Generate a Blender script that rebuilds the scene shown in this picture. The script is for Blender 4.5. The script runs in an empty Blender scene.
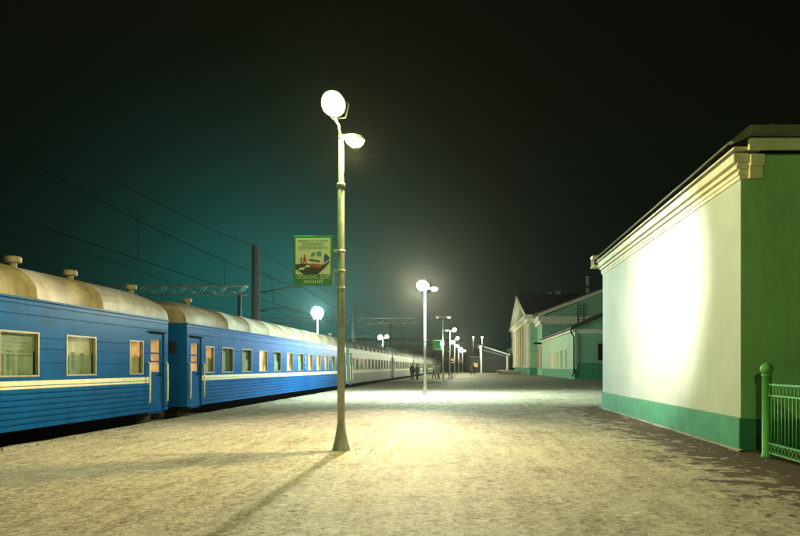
import bpy, bmesh, math, random
from mathutils import Vector, Matrix, noise
random.seed(7)
PI = math.pi
sc = bpy.context.scene
COL = sc.collection

# ------------------------------------------------------------------ camera
F = 610.0                       # focal length in photograph pixels (800 wide)
CH = 1.43                       # camera height above the platform
cam_d = bpy.data.cameras.new('camera')
cam_d.sensor_width = 36.0
cam_d.lens = 36.0 * F / 800.0
cam_d.shift_x = (400 - 470) / 800.0
cam_d.shift_y = (367 - 268) / 800.0
cam_d.clip_start = 0.05
cam_d.clip_end = 6000
cam = bpy.data.objects.new('camera', cam_d)
COL.objects.link(cam)
cam.location = (0, 0, CH)
cam.rotation_euler = (PI / 2, 0, 0)
sc.camera = cam

# ------------------------------------------------------------------ world: night sky
w = bpy.data.worlds.new('World'); sc.world = w; w.use_nodes = True
nt = w.node_tree; nt.nodes.clear()
def N(nt, t, **k):
    n = nt.nodes.new(t)
    for a, b in k.items():
        setattr(n, a, b)
    return n
wo = N(nt, 'ShaderNodeOutputWorld'); bg = N(nt, 'ShaderNodeBackground')
tc = N(nt, 'ShaderNodeTexCoord'); sx = N(nt, 'ShaderNodeSeparateXYZ'); rp = N(nt, 'ShaderNodeValToRGB')
nt.links.new(tc.outputs['Generated'], sx.inputs[0]); nt.links.new(sx.outputs['Z'], rp.inputs[0])
e = rp.color_ramp.elements                       # dull olive night sky, a little paler low down
e[0].position = 0.0; e[0].color = (0.0040, 0.0120, 0.0080, 1)
e[1].position = 0.75; e[1].color = (0.0026, 0.0028, 0.0009, 1)
m_ = e.new(0.22); m_.color = (0.0030, 0.0056, 0.0030, 1)
m_ = e.new(0.40); m_.color = (0.0030, 0.0040, 0.0014, 1)
# wide teal dome of light over the rail yard beyond the train
dt = N(nt, 'ShaderNodeVectorMath', operation='DOT_PRODUCT'); dt.inputs[1].default_value = Vector((-0.33, 1.0, 0.06)).normalized()
nm = N(nt, 'ShaderNodeVectorMath', operation='NORMALIZE'); nt.links.new(tc.outputs['Generated'], nm.inputs[0]); nt.links.new(nm.outputs[0], dt.inputs[0])
dr = N(nt, 'ShaderNodeValToRGB'); nt.links.new(dt.outputs['Value'], dr.inputs[0]); dr.color_ramp.interpolation = 'B_SPLINE'
e = dr.color_ramp.elements
e[0].position = 0.915; e[0].color = (0,0,0,1)
e[1].position = 1.0; e[1].color = (0.0050, 0.1100, 0.0960, 1)
m_ = e.new(0.952); m_.color = (0.0006, 0.0055, 0.0042, 1)
m_ = e.new(0.981); m_.color = (0.0022, 0.0280, 0.0200, 1)
ad = N(nt, 'ShaderNodeMix', data_type='RGBA', blend_type='ADD'); ad.inputs['Factor'].default_value = 1.0
nt.links.new(rp.outputs[0], ad.inputs['A']); nt.links.new(dr.outputs[0], ad.inputs['B'])
nt.links.new(ad.outputs['Result'], bg.inputs[0]); bg.inputs[1].default_value = 0.85
nt.links.new(bg.outputs[0], wo.inputs[0])

# ------------------------------------------------------------------ render look
sc.view_settings.view_transform = 'Standard'
sc.view_settings.look = 'None'
sc.view_settings.exposure = 0.08
sc.view_settings.gamma = 1.0
sc.view_settings.use_curve_mapping = False
try:
    sc.cycles.use_denoising = True
    sc.cycles.denoiser = 'OPENIMAGEDENOISE'
    sc.cycles.max_bounces = 6
    sc.cycles.transparent_max_bounces = 16
    sc.cycles.sample_clamp_indirect = 4.0
    sc.cycles.caustics_reflective = False
    sc.cycles.caustics_refractive = False
except Exception:
    pass

# ------------------------------------------------------------------ helpers
class MB:
    """collects geometry and links it as one mesh object"""
    def __init__(s):
        s.v = []; s.f = []; s.sm = []
    def add(s, vs, fs, smooth=False):
        b = len(s.v)
        s.v += [tuple(p) for p in vs]
        for f in fs:
            s.f.append([i + b for i in f]); s.sm.append(smooth)
        return s
    def box(s, x0, x1, y0, y1, z0, z1):
        vs = [(x0,y0,z0),(x1,y0,z0),(x1,y1,z0),(x0,y1,z0),(x0,y0,z1),(x1,y0,z1),(x1,y1,z1),(x0,y1,z1)]
        return s.add(vs, [(0,3,2,1),(4,5,6,7),(0,1,5,4),(1,2,6,5),(2,3,7,6),(3,0,4,7)])
    def bbox(s, x0, x1, y0, y1, z0, z1, b=0.01):
        """box with chamfered edges"""
        bm = bmesh.new(); bmesh.ops.create_cube(bm, size=1.0)
        for v in bm.verts:
            v.co = Vector(((x0+x1)/2 + v.co.x*(x1-x0), (y0+y1)/2 + v.co.y*(y1-y0), (z0+z1)/2 + v.co.z*(z1-z0)))
        bmesh.ops.bevel(bm, geom=list(bm.edges), offset=b, segments=1, affect='EDGES')
        bm.verts.index_update()
        s.add([v.co for v in bm.verts], [[v.index for v in f.verts] for f in bm.faces]); bm.free()
        return s
    def loft(s, rings, cap=True, smooth=True, closed=True):
        n = len(rings[0]); b = len(s.v)
        for r in rings: s.v += [tuple(p) for p in r]
        for i in range(len(rings)-1):
            for j in range(n if closed else n-1):
                k = (j+1) % n
                s.f.append([b+i*n+j, b+i*n+k, b+(i+1)*n+k, b+(i+1)*n+j]); s.sm.append(smooth)
        if cap:
            s.f.append([b+j for j in range(n)][::-1]); s.sm.append(False)
            s.f.append([b+(len(rings)-1)*n+j for j in range(n)]); s.sm.append(False)
        return s
    def lathe(s, c, prof, n=16, axis='Z', smooth=True):
        """prof: (radius, offset along axis)"""
        rings = []
        for r, h in prof:
            ring = []
            for j in range(n):
                a = 2*PI*j/n
                p = (r*math.cos(a), r*math.sin(a), h)
                if axis == 'Y': p = (p[0], p[2], p[1])
                if axis == 'X': p = (p[2], p[0], p[1])
                ring.append((c[0]+p[0], c[1]+p[1], c[2]+p[2]))
            rings.append(ring)
        return s.loft(rings, smooth=smooth)
    def tube(s, pts, r, n=8):
        pts = [Vector(p) for p in pts]; rings = []
        for i, p in enumerate(pts):
            d = (pts[min(i+1, len(pts)-1)] - pts[max(i-1, 0)]).normalized()
            u = d.cross(Vector((0.13, 0.27, 0.95)))
            if u.length < 1e-3: u = d.cross(Vector((1, 0, 0)))
            u.normalize(); v = d.cross(u)
            rr = r[i] if isinstance(r, (list, tuple)) else r
            rings.append([p + u*rr*math.cos(2*PI*j/n) + v*rr*math.sin(2*PI*j/n) for j in range(n)])
        return s.loft(rings)
    def prism(s, poly, axis, a0, a1):
        """poly in the two other axes (x,y,z order) extruded along axis"""
        def P(p, a):
            if axis == 'X': return (a, p[0], p[1])
            if axis == 'Y': return (p[0], a, p[1])
            return (p[0], p[1], a)
        return s.loft([[P(p, a0) for p in poly], [P(p, a1) for p in poly]], smooth=False)
    def mesh(s, name, mat):
        me = bpy.data.meshes.new(name); me.from_pydata(s.v, [], s.f); me.update()
        for p, q in zip(me.polygons, s.sm): p.use_smooth = q
        bm = bmesh.new(); bm.from_mesh(me); bmesh.ops.recalc_face_normals(bm, faces=bm.faces); bm.to_mesh(me); bm.free()
        if mat: me.materials.append(mat)
        return me
    def build(s, name, mat, parent=None):
        return link(name, s.mesh(name, mat), parent)

def link(name, me, parent=None, loc=None):
    o = bpy.data.objects.new(name, me); COL.objects.link(o)
    if parent: o.parent = parent
    if loc: o.location = loc
    return o
def tag(o, label=None, cat=None, group=None, kind=None):
    if label: o['label'] = label
    if cat: o['category'] = cat
    if group: o['group'] = group
    if kind: o['kind'] = kind
    return o
def thing(name, loc, label, cat, group=None, rz=0):
    o = bpy.data.objects.new(name, None); COL.objects.link(o)
    o.location = loc; o.rotation_euler.z = rz; o.empty_display_size = 0.2
    return tag(o, label, cat, group)

# ------------------------------------------------------------------ materials
def mat(name, col, rough=0.7, spec=0.3, metal=0.0, var=0.25, scale=3.0, bump=0.0, bscale=40.0, stretch=(1,1,1), col2=None, streak=None):
    """procedural painted / mineral surface: two noises mottle the colour, one gives fine relief"""
    m = bpy.data.materials.new(name); m.use_nodes = True; t = m.node_tree
    b = t.nodes['Principled BSDF']
    tc = N(t, 'ShaderNodeTexCoord'); mp = N(t, 'ShaderNodeMapping'); mp.inputs['Scale'].default_value = stretch
    t.links.new(tc.outputs['Object'], mp.inputs[0])
    n1 = N(t, 'ShaderNodeTexNoise'); n1.inputs['Scale'].default_value = scale; n1.inputs['Detail'].default_value = 7; n1.inputs['Roughness'].default_value = 0.62
    t.links.new(mp.outputs[0], n1.inputs['Vector'])
    r = N(t, 'ShaderNodeValToRGB')
    c2 = col2 if col2 else tuple(c*(1-var) for c in col)
    r.color_ramp.elements[0].position = 0.34; r.color_ramp.elements[0].color = (*c2, 1)
    r.color_ramp.elements[1].position = 0.62; r.color_ramp.elements[1].color = (*col, 1)
    t.links.new(n1.outputs['Fac'], r.inputs[0]); last = r.outputs[0]
    if streak:      # (colour, amount): dirt runs hanging down the surface
        mp2 = N(t, 'ShaderNodeMapping'); mp2.inputs['Scale'].default_value = (5, 5, 0.35)
        t.links.new(tc.outputs['Object'], mp2.inputs[0])
        n3 = N(t, 'ShaderNodeTexNoise'); n3.inputs['Scale'].default_value = 1.6; n3.inputs['Detail'].default_value = 5
        t.links.new(mp2.outputs[0], n3.inputs['Vector'])
        r3 = N(t, 'ShaderNodeValToRGB'); r3.color_ramp.elements[0].position = 0.5; r3.color_ramp.elements[1].position = 0.75
        r3.color_ramp.elements[0].color = (0,0,0,1); r3.color_ramp.elements[1].color = (streak[1],)*3 + (1,)
        t.links.new(n3.outputs['Fac'], r3.inputs[0])
        mx = N(t, 'ShaderNodeMix', data_type='RGBA'); t.links.new(r3.outputs[0], mx.inputs['Factor'])
        t.links.new(last, mx.inputs['A']); mx.inputs['B'].default_value = (*streak[0], 1); last = mx.outputs['Result']
    t.links.new(last, b.inputs['Base Color'])
    b.inputs['Roughness'].default_value = rough; b.inputs['Metallic'].default_value = metal
    b.inputs['Specular IOR Level'].default_value = spec
    if bump:
        n2 = N(t, 'ShaderNodeTexNoise'); n2.inputs['Scale'].default_value = bscale; n2.inputs['Detail'].default_value = 5
        t.links.new(mp.outputs[0], n2.inputs['Vector'])
        bp = N(t, 'ShaderNodeBump'); bp.inputs['Strength'].default_value = bump; bp.inputs['Distance'].default_value = 0.02
        t.links.new(n2.outputs['Fac'], bp.inputs['Height']); t.links.new(bp.outputs[0], b.inputs['Normal'])
    return m
def boards(name, col, pitch, rough=0.7):
    """paint on far horizontal boarding, too fine there to pick the boards apart"""
    m = mat(name, col, rough, var=0.2, scale=0.8, streak=((col[0]*0.6, col[1]*0.6, col[2]*0.55), 0.4))
    t = m.node_tree; b = t.nodes['Principled BSDF']
    tc = N(t, 'ShaderNodeTexCoord'); wv = N(t, 'ShaderNodeTexWave', bands_direction='Z', wave_profile='SAW')
    wv.inputs['Scale'].default_value = 0.314/pitch
    t.links.new(tc.outputs['Object'], wv.inputs[0])
    bp = N(t, 'ShaderNodeBump'); bp.inputs['Strength'].default_value = 0.8; bp.inputs['Distance'].default_value = 0.05
    t.links.new(wv.outputs['Fac'], bp.inputs['Height']); t.links.new(bp.outputs[0], b.inputs['Normal'])
    return m
def emit(name, col, s, sampled=False):
    m = bpy.data.materials.new(name); m.use_nodes = True; t = m.node_tree; t.nodes.clear()
    o = N(t, 'ShaderNodeOutputMaterial'); em = N(t, 'ShaderNodeEmission')
    em.inputs[0].default_value = (*col, 1); em.inputs[1].default_value = s
    t.links.new(em.outputs[0], o.inputs[0])
    if not sampled: m.cycles.emission_sampling = 'NONE'
    return m
def bowl(name, col, s):
    """lit lamp glass: glows and lets the lamp inside shine through"""
    m = emit(name, col, s); t = m.node_tree
    o = [n for n in t.nodes if n.type == 'OUTPUT_MATERIAL'][0]; em = [n for n in t.nodes if n.type == 'EMISSION'][0]
    tr = N(t, 'ShaderNodeBsdfTransparent'); ad = N(t, 'ShaderNodeAddShader')
    t.links.new(tr.outputs[0], ad.inputs[0]); t.links.new(em.outputs[0], ad.inputs[1]); t.links.new(ad.outputs[0], o.inputs[0])
    return m
def glass(name, tint=(0.75,0.8,0.78)):
    m = bpy.data.materials.new(name); m.use_nodes = True; t = m.node_tree; t.nodes.clear()
    o = N(t, 'ShaderNodeOutputMaterial'); tr = N(t, 'ShaderNodeBsdfTransparent'); gl = N(t, 'ShaderNodeBsdfGlossy')
    tr.inputs[0].default_value = (*tint, 1); gl.inputs['Roughness'].default_value = 0.04
    lw = N(t, 'ShaderNodeLayerWeight'); lw.inputs['Blend'].default_value = 0.10
    mx = N(t, 'ShaderNodeMixShader'); pw = N(t, 'ShaderNodeMath', operation='POWER'); pw.inputs[1].default_value = 2.0; t.links.new(lw.outputs['Facing'], pw.inputs[0])
    mr = N(t, 'ShaderNodeMapRange'); mr.inputs['To Min'].default_value = 0.05; mr.inputs['To Max'].default_value = 0.55; t.links.new(pw.outputs[0], mr.inputs['Value']); t.links.new(mr.outputs[0], mx.inputs[0])
    t.links.new(tr.outputs[0], mx.inputs[1]); t.links.new(gl.outputs[0], mx.inputs[2]); t.links.new(mx.outputs[0], o.inputs[0])
    return m
def curtain_mat(name, col, glow, glow_col):
    m = mat(name, col, 0.9, 0.1, var=0.3, scale=4.0)
    b = m.node_tree.nodes['Principled BSDF']; t = m.node_tree
    if glow:
        tc = N(t, 'ShaderNodeTexCoord'); nz = N(t, 'ShaderNodeTexNoise'); nz.inputs['Scale'].default_value = 2.3; nz.inputs['Detail'].default_value = 3
        t.links.new(tc.outputs['Object'], nz.inputs['Vector'])
        r = N(t, 'ShaderNodeValToRGB'); r.color_ramp.elements[0].position = 0.36; r.color_ramp.elements[1].position = 0.66
        r.color_ramp.elements[0].color = (glow_col[0]*0.35, glow_col[1]*0.26, glow_col[2]*0.16, 1); r.color_ramp.elements[1].color = (*glow_col, 1)
        t.links.new(nz.outputs['Fac'], r.inputs[0]); t.links.new(r.outputs[0], b.inputs['Emission Color'])
        b.inputs['Emission Strength'].default_value = glow
        m.cycles.emission_sampling = 'NONE'
    return m

def ground_mat():
    """trodden snow dust over asphalt, with bare damp patches along the station wall"""
    m = bpy.data.materials.new('trodden_snow'); m.use_nodes = True; t = m.node_tree; L = t.links.new
    b = t.nodes['Principled BSDF']; tc = N(t, 'ShaderNodeTexCoord')
    def noise_(scale, detail, rough, stretch=(1,1,1), rot=0.0, dist=0.0):
        mp = N(t, 'ShaderNodeMapping'); mp.inputs['Scale'].default_value = stretch; mp.inputs['Rotation'].default_value = (0,0,rot)
        L(tc.outputs['Object'], mp.inputs[0])
        n = N(t, 'ShaderNodeTexNoise'); n.inputs['Scale'].default_value = scale; n.inputs['Detail'].default_value = detail
        n.inputs['Roughness'].default_value = rough; n.inputs['Distortion'].default_value = dist
        L(mp.outputs[0], n.inputs['Vector']); return n.outputs['Fac']
    def ramp(x, p0, p1, c0=(0,0,0), c1=(1,1,1)):
        r = N(t, 'ShaderNodeValToRGB'); r.color_ramp.elements[0].position = p0; r.color_ramp.elements[1].position = p1
        r.color_ramp.elements[0].color = (*c0,1); r.color_ramp.elements[1].color = (*c1,1); L(x, r.inputs[0]); return r.outputs[0]
    def math_(op, a, b_):
        n = N(t, 'ShaderNodeMath', operation=op)
        for i, q in enumerate((a, b_)):
            if isinstance(q, (int, float)): n.inputs[i].default_value = q
            else: L(q, n.inputs[i])
        return n.outputs[0]
    def mix(f, a, b_):
        n = N(t, 'ShaderNodeMix', data_type='RGBA'); L(f, n.inputs['Factor'])
        for k, q in (('A', a), ('B', b_)):
            if isinstance(q, tuple): n.inputs[k].default_value = (*q, 1)
            else: L(q, n.inputs[k])
        return n.outputs['Result']
    big = noise_(0.55, 6, 0.6, (1,1,1), 0.3)
    mid = noise_(3.2, 8, 0.68, (1,0.7,1), 0.2, 0.4)
    fine = noise_(13.0, 8, 0.78, (1.0,0.9,1), -0.3, 0.6)
    grit = noise_(75.0, 3, 0.6)
    track = noise_(2.2, 6, 0.65, (2.4,0.22,1), 0.12)
    s = math_('ADD', math_('ADD', math_('MULTIPLY', big, 0.28), math_('MULTIPLY', mid, 0.26)), math_('ADD', math_('MULTIPLY', fine, 0.78), math_('MULTIPLY', track, 0.26)))
    s = math_('ADD', s, math_('MULTIPLY', grit, 0.26))
    cover = ramp(s, 0.78, 0.98)
    base = mix(cover, (0.23,0.180,0.105), (0.74,0.70,0.58))
    base = mix(ramp(grit, 0.36, 0.62), mix(ramp(fine, 0.2, 0.6), base, base), base)
    # bare strip where meltwater from the roof keeps the asphalt open
    sp = N(t, 'ShaderNodeSeparateXYZ'); L(tc.outputs['Object'], sp.inputs[0])
    strip = N(t, 'ShaderNodeMapRange'); strip.inputs['From Min'].default_value = 1.2; strip.inputs['From Max'].default_value = 4.5
    strip.inputs['To Min'].default_value = 0.0; strip.inputs['To Max'].default_value = 0.44; L(sp.outputs['X'], strip.inputs['Value'])
    patch = noise_(2.4, 10, 0.73, (0.9,1.2,1), 0.5, 0.2)
    far_ = N(t, 'ShaderNodeMapRange'); far_.inputs['From Min'].default_value = 21.5; far_.inputs['From Max'].default_value = 24.5
    far_.inputs['To Min'].default_value = 1.0; far_.inputs['To Max'].default_value = 0.0; L(sp.outputs['Y'], far_.inputs['Value'])
    bare = ramp(math_('ADD', math_('MULTIPLY', strip.outputs[0], far_.outputs[0]), math_('SUBTRACT', patch, 0.50)), 0.285, 0.315)
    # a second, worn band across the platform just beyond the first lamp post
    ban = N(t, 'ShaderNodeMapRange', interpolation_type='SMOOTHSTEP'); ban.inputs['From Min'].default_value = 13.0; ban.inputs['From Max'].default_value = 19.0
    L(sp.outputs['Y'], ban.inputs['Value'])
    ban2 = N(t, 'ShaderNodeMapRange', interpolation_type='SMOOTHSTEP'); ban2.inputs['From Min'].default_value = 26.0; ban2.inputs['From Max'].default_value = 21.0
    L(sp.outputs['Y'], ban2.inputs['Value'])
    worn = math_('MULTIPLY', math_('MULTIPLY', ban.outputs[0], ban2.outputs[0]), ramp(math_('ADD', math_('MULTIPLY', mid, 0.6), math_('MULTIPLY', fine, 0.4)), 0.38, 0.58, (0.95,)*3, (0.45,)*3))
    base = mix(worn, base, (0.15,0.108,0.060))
    ban3 = N(t, 'ShaderNodeMapRange', interpolation_type='SMOOTHSTEP'); ban3.inputs['From Min'].default_value = 33.5; ban3.inputs['From Max'].default_value = 41.0
    L(sp.outputs['Y'], ban3.inputs['Value'])        # beyond the second post the ground turns a darker olive
    base = mix(math_('MULTIPLY', ban3.outputs[0], ramp(mid, 0.40, 0.60, (0.85,)*3, (0.55,)*3)), base, (0.11,0.10,0.055))
    # dark scuffs and frozen puddle spots
    spots = ramp(noise_(2.6, 4, 0.6, (1,1.4,1), 0.9), 0.70, 0.74)
    base = mix(math_('MULTIPLY', spots, 0.5), base, (0.10,0.085,0.065))
    base = mix(bare, base, (0.115,0.062,0.026))
    vo = N(t, 'ShaderNodeTexVoronoi'); vo.inputs['Scale'].default_value = 5.5; vo.feature = 'SMOOTH_F1'; vo.inputs['Smoothness'].default_value = 0.35
    mpv = N(t, 'ShaderNodeMapping'); mpv.inputs['Scale'].default_value = (1.3, 0.7, 1); mpv.inputs['Rotation'].default_value = (0, 0, 0.4)
    nzv = N(t, 'ShaderNodeTexNoise'); nzv.inputs['Scale'].default_value = 4.0; nzv.inputs['Detail'].default_value = 4
    av = N(t, 'ShaderNodeVectorMath', operation='ADD'); sv = N(t, 'ShaderNodeVectorMath', operation='SCALE'); sv.inputs['Scale'].default_value = 0.35
    L(tc.outputs['Object'], nzv.inputs['Vector']); L(nzv.outputs['Color'], sv.inputs[0]); L(tc.outputs['Object'], av.inputs[0]); L(sv.outputs[0], av.inputs[1])
    L(av.outputs[0], mpv.inputs[0]); L(mpv.outputs[0], vo.inputs['Vector'])
    dimple = vo.outputs['Distance']
    flecks = ramp(noise_(38.0, 5, 0.75, (1,0.8,1), 0.7, 0.5), 0.57, 0.66)
    base = mix(math_('MULTIPLY', flecks, 0.55), base, (0.78,0.75,0.66))
    specks = ramp(noise_(20.0, 6, 0.75, (1,0.8,1), 1.7, 0.6), 0.57, 0.63)
    base = mix(math_('MULTIPLY', specks, 0.7), base, (0.12,0.09,0.055))
    L(base, b.inputs['Base Color'])
    L(ramp(bare, 0.0, 1.0, (0.75,)*3, (0.55,)*3), b.inputs['Roughness'])
    b.inputs['Specular IOR Level'].default_value = 0.06
    h = math_('ADD', math_('ADD', math_('MULTIPLY', mid, 1.2), math_('MULTIPLY', fine, 1.3)), math_('ADD', math_('ADD', math_('MULTIPLY', grit, 0.35), math_('MULTIPLY', dimple, 0.9)), math_('MULTIPLY', track, 0.5)))
    bp = N(t, 'ShaderNodeBump'); bp.inputs['Strength'].default_value = 1.0; bp.inputs['Distance'].default_value = 0.06
    L(h, bp.inputs['Height']); L(bp.outputs[0], b.inputs['Normal'])
    return m

M = {}
M['snow'] = ground_mat()
M['earth'] = mat('ballast', (0.07,0.065,0.055), 0.95, 0.1, var=0.5, scale=1.2, bump=0.8, bscale=12)
M['concrete'] = mat('concrete', (0.34,0.32,0.28), 0.9, 0.2, var=0.35, scale=2.5, bump=0.4, bscale=30)
M['blue'] = mat('train_blue', (0.0015,0.095,0.34), 0.30, 0.035, var=0.25, scale=1.6, bump=0.06, bscale=9, streak=((0.010,0.055,0.15), 0.6))
M['pale'] = mat('train_grey', (0.18,0.23,0.19), 0.5, 0.4, var=0.25, scale=1.2, streak=((0.13,0.16,0.13), 0.6))
M['teal'] = mat('train_teal', (0.03,0.16,0.26), 0.45, 0.4, var=0.2)
M['roof'] = mat('train_roof', (0.37,0.31,0.225), 0.6, 0.2, var=0.45, scale=1.8, bump=0.15, bscale=8, streak=((0.15,0.11,0.065), 0.6))
M['roofdark'] = mat('train_roof_dark', (0.10,0.11,0.10), 0.7, 0.3, var=0.4, scale=1.5)
M['cream'] = mat('cream_paint', (0.78,0.72,0.50), 0.45, 0.4, var=0.15, scale=5, streak=((0.45,0.38,0.25), 0.35))
M['dark'] = mat('underframe', (0.010,0.010,0.010), 0.9, 0.05, var=0.4)
M['rust'] = mat('rusty_gear', (0.10,0.065,0.038), 0.9, 0.1, var=0.6, scale=7)
M['rubber'] = mat('rubber', (0.015,0.015,0.016), 0.7, 0.3, var=0.3)
M['steel'] = mat('steel', (0.32,0.31,0.29), 0.45, 0.5, metal=0.8, var=0.3)
M['galv'] = mat('galvanised', (0.36,0.38,0.33), 0.5, 0.5, metal=0.35, var=0.3, scale=6, bump=0.05, streak=((0.16,0.14,0.10), 0.5))
M['white'] = mat('white_paint', (0.78,0.78,0.74), 0.45, 0.4, var=0.12)
M['frame'] = mat('window_frame', (0.27,0.23,0.15), 0.5, 0.4, metal=0.2, var=0.3)
M['glass'] = glass('pane_glass')
M['cur_dim'] = curtain_mat('curtain_unlit', (0.42,0.50,0.42), 0, None)
M['cur_warm'] = curtain_mat('curtain_lit_warm', (0.55,0.46,0.30), 1.7, (1.0,0.78,0.42))
M['cur_orange'] = curtain_mat('curtain_lit_orange', (0.55,0.35,0.2), 0.80, (1.0,0.52,0.20))
M['cur_green'] = curtain_mat('curtain_half_lit', (0.50,0.47,0.30), 0.5, (0.90,0.84,0.46))
M['lit_win'] = emit('lit_window', (1.0,0.55,0.18), 0.8)
M['dark_win'] = mat('dark_window', (0.012,0.014,0.013), 0.15, 0.6, var=0.3)
M['mint_pale'] = mat('pale_mint_plaster', (0.47,0.50,0.46), 0.85, 0.2, var=0.16, scale=0.7, bump=0.2, bscale=9, streak=((0.38,0.39,0.33), 0.35))
M['mint'] = mat('mint_plaster', (0.30,0.58,0.28), 0.85, 0.2, var=0.22, scale=1.1, bump=0.15, bscale=14, streak=((0.19,0.40,0.17), 0.6))
M['mint_b'] = boards('mint_boards', (0.34,0.52,0.33), 0.5)
M['mint_far'] = mat('mint_far', (0.25,0.46,0.30), 0.85, 0.2, var=0.2, scale=0.5, streak=((0.16,0.28,0.17), 0.4))
M['plinth'] = mat('green_plinth', (0.055,0.27,0.145), 0.75, 0.3, var=0.25, scale=2.5, bump=0.2, bscale=12, streak=((0.05,0.16,0.09), 0.5))
M['trim'] = mat('cream_trim', (0.70,0.66,0.52), 0.8, 0.2, var=0.15, scale=2.0, bump=0.1, streak=((0.48,0.42,0.28), 0.45))
M['tan'] = mat('tan_plaster', (0.62,0.52,0.38), 0.85, 0.2, var=0.2, scale=0.4, streak=((0.42,0.33,0.22), 0.4))
M['sheet'] = mat('roof_sheet', (0.23,0.25,0.19), 0.55, 0.4, metal=0.3, var=0.35, scale=2, streak=((0.14,0.10,0.06), 0.5))
M['sheet_d'] = mat('roof_sheet_dark', (0.055,0.065,0.05), 0.7, 0.3, var=0.3, scale=0.6)
M['fence'] = mat('green_fence_paint', (0.10,0.36,0.12), 0.55, 0.25, var=0.2, scale=9, bump=0.06)
M['sign_g'] = mat('sign_green', (0.02,0.25,0.075), 0.4, 0.4, var=0.1)
M['sign_c'] = mat('sign_cream', (0.80,0.84,0.72), 0.45, 0.4, var=0.1)
M['sign_w'] = mat('sign_white', (0.80,0.82,0.72), 0.45, 0.4, var=0.06)
M['sign_k'] = mat('sign_black', (0.03,0.045,0.04), 0.45, 0.4, var=0.1)
M['sign_b'] = mat('sign_blue', (0.05,0.09,0.20), 0.45, 0.4, var=0.1)
M['sign_t'] = mat('sign_teal', (0.10,0.32,0.26), 0.4, 0.4, var=0.1)
M['sign_r'] = mat('sign_red', (0.50,0.08,0.03), 0.45, 0.4, var=0.1)
M['wire'] = mat('wire', (0.005,0.006,0.006), 1.0, 0.0, var=0.2)
M['mast'] = mat('mast_concrete', (0.045,0.045,0.038), 0.9, 0.2, var=0.3, scale=3)
M['gantry'] = mat('gantry_steel', (0.30,0.32,0.26), 0.6, 0.4, metal=0.2, var=0.3)
M['far_wall'] = mat('far_wall', (0.22,0.28,0.24), 0.9, 0.2, var=0.25, scale=0.2)
M['shed'] = mat('shed_cladding', (0.035,0.05,0.04), 0.8, 0.2, var=0.3, scale=0.7)

# ------------------------------------------------------------------ lamps: colours and light
def lamp_light(name, parent, loc, col, watts, radius=0.10):
    d = bpy.data.lights.new(name, 'POINT'); d.color = col; d.energy = watts; d.shadow_soft_size = radius
    o = bpy.data.objects.new(name, d); COL.objects.link(o); o.parent = parent; o.location = loc
    return o
C_GREEN = (0.74, 1.0, 0.28); C_WARM = (1.0, 0.80, 0.30); C_TEAL = (0.62, 1.0, 0.90); C_WHITE = (0.88, 1.0, 0.80); C_YEL = (1.0, 0.85, 0.42)
BOWL = {}
def bowl_mat(col, s):
    k = (col, s)
    if k not in BOWL: BOWL[k] = bowl('lamp_glass', tuple(0.35 + 0.65*c for c in col), s)
    return BOWL[k]

# ------------------------------------------------------------------ setting
XE = -8.30                      # platform edge
XT = -8.46                      # near side of the train
g = MB(); g.add([(-1500,-300,-1.25),(1500,-300,-1.25),(1500,2500,-1.25),(-1500,2500,-1.25)], [(0,1,2,3)])
tag(g.build('ground', M['earth']), kind='structure')
def slab(name, x0, x1, y0, y1, m):
    s = MB()
    nx = max(2, int((min(x1, 14)-x0)/0.5)) if name == 'platform' else 2
    s.add([(x0,y0,0),(x1,y0,0),(x1,y1,0),(x0,y1,0)], [(0,1,2,3)])
    o = s.build(name, m); tag(o, kind='structure'); return o
plat = slab('platform', XE+0.30, 160, -60, 700, M['snow'])
ed = MB()
rings = []
for k in range(381):            # the edge of the platform is crusted with uneven snow
    y = -10 + k*0.5
    dx = 0.03*noise.noise(Vector((0, y*0.9, 0))) ; dz = 0.018*noise.noise(Vector((5, y*1.3, 0)))
    rings.append([(XE+0.30, y, -0.004), (XE+0.18, y, 0.012+dz), (XE+0.04+dx, y, 0.010+dz), (XE+dx, y, -0.03), (XE, y, -0.16), (XE+0.10, y, -0.18), (XE+0.12, y, -1.25), (XE+0.30, y, -1.25)])
ed.loft(rings, smooth=True, closed=False, cap=False)
ed.build('platform_edge', M['snow'], plat)
far_p = MB(); far_p.box(-19.5, -13.4, -20, 400, -1.24, 0.0); tag(far_p.build('opposite_platform', M['snow']), kind='structure')
def track(cx, label):
    t = MB()
    t.prism([(cx-2.0,-1.246),(cx+2.0,-1.246),(cx+1.5,-1.19),(cx-1.5,-1.19)], 'Y', -20, 420)
    o = t.build('railway_track', M['earth']); tag(o, kind='structure')
    for s_ in (-0.76, 0.76):
        r = MB(); r.box(cx+s_-0.036, cx+s_+0.036, -20, 420, -1.19, -1.04); r.build('rail', M['steel'], o)
track(-10.0, ''); track(-22.0, ''); track(-27.0, '')

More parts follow.
